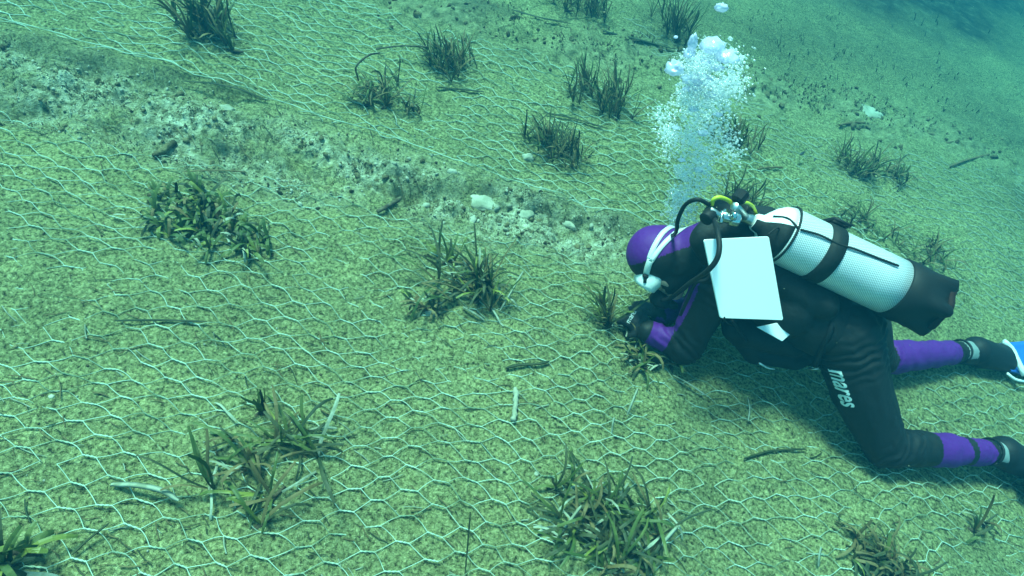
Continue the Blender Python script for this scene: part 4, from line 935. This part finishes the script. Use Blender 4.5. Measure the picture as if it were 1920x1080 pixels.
bigm = bpy.data.materials.new('air_pocket'); bigm.use_nodes = True; b_ = bigm.node_tree.nodes['Principled BSDF']
b_.inputs['Base Color'].default_value = (.74, .74, .98, 1); b_.inputs['Roughness'].default_value = .12; b_.inputs['Specular IOR Level'].default_value = .9; b_.inputs['Alpha'].default_value = .5
def bubble(label, px, py, h, r, sq, lumps):
    c = axis_pt(px, py, h); vs, fs = ICO[3]; b = MB()
    n_ = 1+lumps*pn(vs[:, 0]*2.2+px, vs[:, 1]*2.2+py)+lumps*.6*pn(vs[:, 1]*4+px, vs[:, 2]*4)
    zz = np.where(vs[:, 2] > 0, vs[:, 2]*sq[2], vs[:, 2]*sq[2]*.45)      # domed above, flat or dented below
    q = np.stack([vs[:, 0]*sq[0]*n_, vs[:, 1]*sq[1]*n_, zz*n_], 1)*r
    zax = UPW; xax = np.array([1, 0, .3]); xax -= xax@zax*zax; xax /= np.linalg.norm(xax); yax = np.cross(zax, xax)
    b.v = list(q @ np.array([xax, yax, zax])+c); b.f = [tuple(f) for f in fs]; b.m = [0]*len(fs)
    tag(b.build('bubble', bigm), label, 'bubble', 'large bubbles leading the column')
bubble('largest domed bubble at the top of the column', 1335, 88, .56, .035, (1, .9, .75), .25)
bubble('tall narrow twisted bubble left of the domed one', 1298, 84, .56, .022, (.6, .7, 1.5), .5)
bubble('lower half of the twisted pair of bubbles', 1292, 102, .53, .020, (.8, .8, .9), .6)
bubble('lone wide bubble on the left below the twisted one', 1264, 131, .50, .028, (1, .8, .9), .5)
bubble('flattened bubble in the upper middle of the column', 1308, 150, .46, .036, (1.3, .9, .5), .5)
bubble('bubble on the right shoulder of the column', 1362, 108, .54, .030, (1.1, 1, .6), .5)
bubble('ring shaped bubble below the flattened one', 1305, 165, .44, .018, (1.1, 1, .5), .4)
bubble('tiny lone bubble at the very top edge', 1352, 16, .70, .015, (1.1, .8, .9), .5)
bubble('tiny bubble left of the twisted pair', 1267, 70, .58, .006, (1, 1, .8), .2)
for k_, (px_, py_, h2, r2) in enumerate(((1322, 118, .52, .013), (1345, 128, .50, .016), (1288, 168, .44, .012), (1332, 178, .43, .015), (1300, 205, .37, .012), (1268, 240, .28, .011), (1318, 250, .27, .014), (1345, 215, .35, .012), (1278, 300, .18, .010), (1310, 318, .16, .012))):
    bubble(['small pocket of air just under the big dome', 'pocket of air on the right under the big dome', 'small pocket left of the ring bubble', 'flat pocket of air in the upper body of the column', 'small flat pocket below the ring bubble', 'small pocket at the left edge halfway up the column', 'pocket of air in the middle of the column', 'pocket at the right edge halfway up the column', 'small pocket low on the left of the column', 'lowest pocket of air in the column'][k_], px_, py_, h2, r2, (1.2, 1, .55), .6)
# two small dark fish over the far sand
fm = mat('fish_skin', (.03, .035, .03), .4, 0, .5)
def fish(label, px, py, L_, ang):
    c = on(px, py, .05); root = empty('fish', c, label, 'fish', 'small fish over the far sand')
    d = np.array([math.cos(ang), math.sin(ang), 0]); b = MB()
    pts = [c+d*L_*(t-.5) for t in (0, .08, .25, .5, .75, .92, 1)]
    n0 = len(b.v); b.tube(pts, [L_*.02, L_*.07, L_*.12, L_*.13, L_*.08, L_*.03, L_*.02], 8)
    o_ = b.build('body', fm); under(o_, root)
    tl = MB(); e = pts[-1]; up_ = np.array([0, 0, 1.0])
    for s in (1, -1): tl.ribbon([e, e+d*L_*.10+up_*s*L_*.06, e+d*L_*.18+up_*s*L_*.13], up_, [L_*.02, L_*.04, L_*.015], 0)
    o_ = tl.build('tail', fm); under(o_, root)
    dn = MB(); dn.ribbon([c+up_*L_*.10-d*L_*.12, c+up_*L_*.17, c+up_*L_*.09+d*L_*.2], up_, [L_*.02, L_*.05, L_*.015], 0); o_ = dn.build('fin', fm); under(o_, root)
fish('larger slanting dark fish right of the bubble column', 1505, 287, .06, 1.1)
fish('smaller dark fish just right of the slanting one', 1528, 299, .035, 1.4)
#@@END_BUBBLES
# ------------------------------------------------------------------ the water
bm = bmesh.new(); bmesh.ops.create_cube(bm, size=1)
for v in bm.verts: v.co = Vector((v.co.x*170, v.co.y*170+20, 1.0+v.co.z*4.0))
me = bpy.data.meshes.new('haze'); bm.to_mesh(me); bm.free()
hm = bpy.data.materials.new('water_haze'); hm.use_nodes = True; N = hm.node_tree.nodes; N.remove(N['Principled BSDF'])
pv = N.new('ShaderNodeVolumePrincipled'); pv.inputs['Density'].default_value = .19; pv.inputs['Density Attribute'].default_value = ''
pv.inputs['Color'].default_value = (.008, .108, .178, 1); pv.inputs['Absorption Color'].default_value = (0, .39, .56, 1); pv.inputs['Anisotropy'].default_value = .2
hm.node_tree.links.new(pv.outputs[0], N['Material Output'].inputs['Volume'])
me.materials.append(hm); hz = bpy.data.objects.new('haze', me); COL.objects.link(hz); tag(hz, kind='stuff')
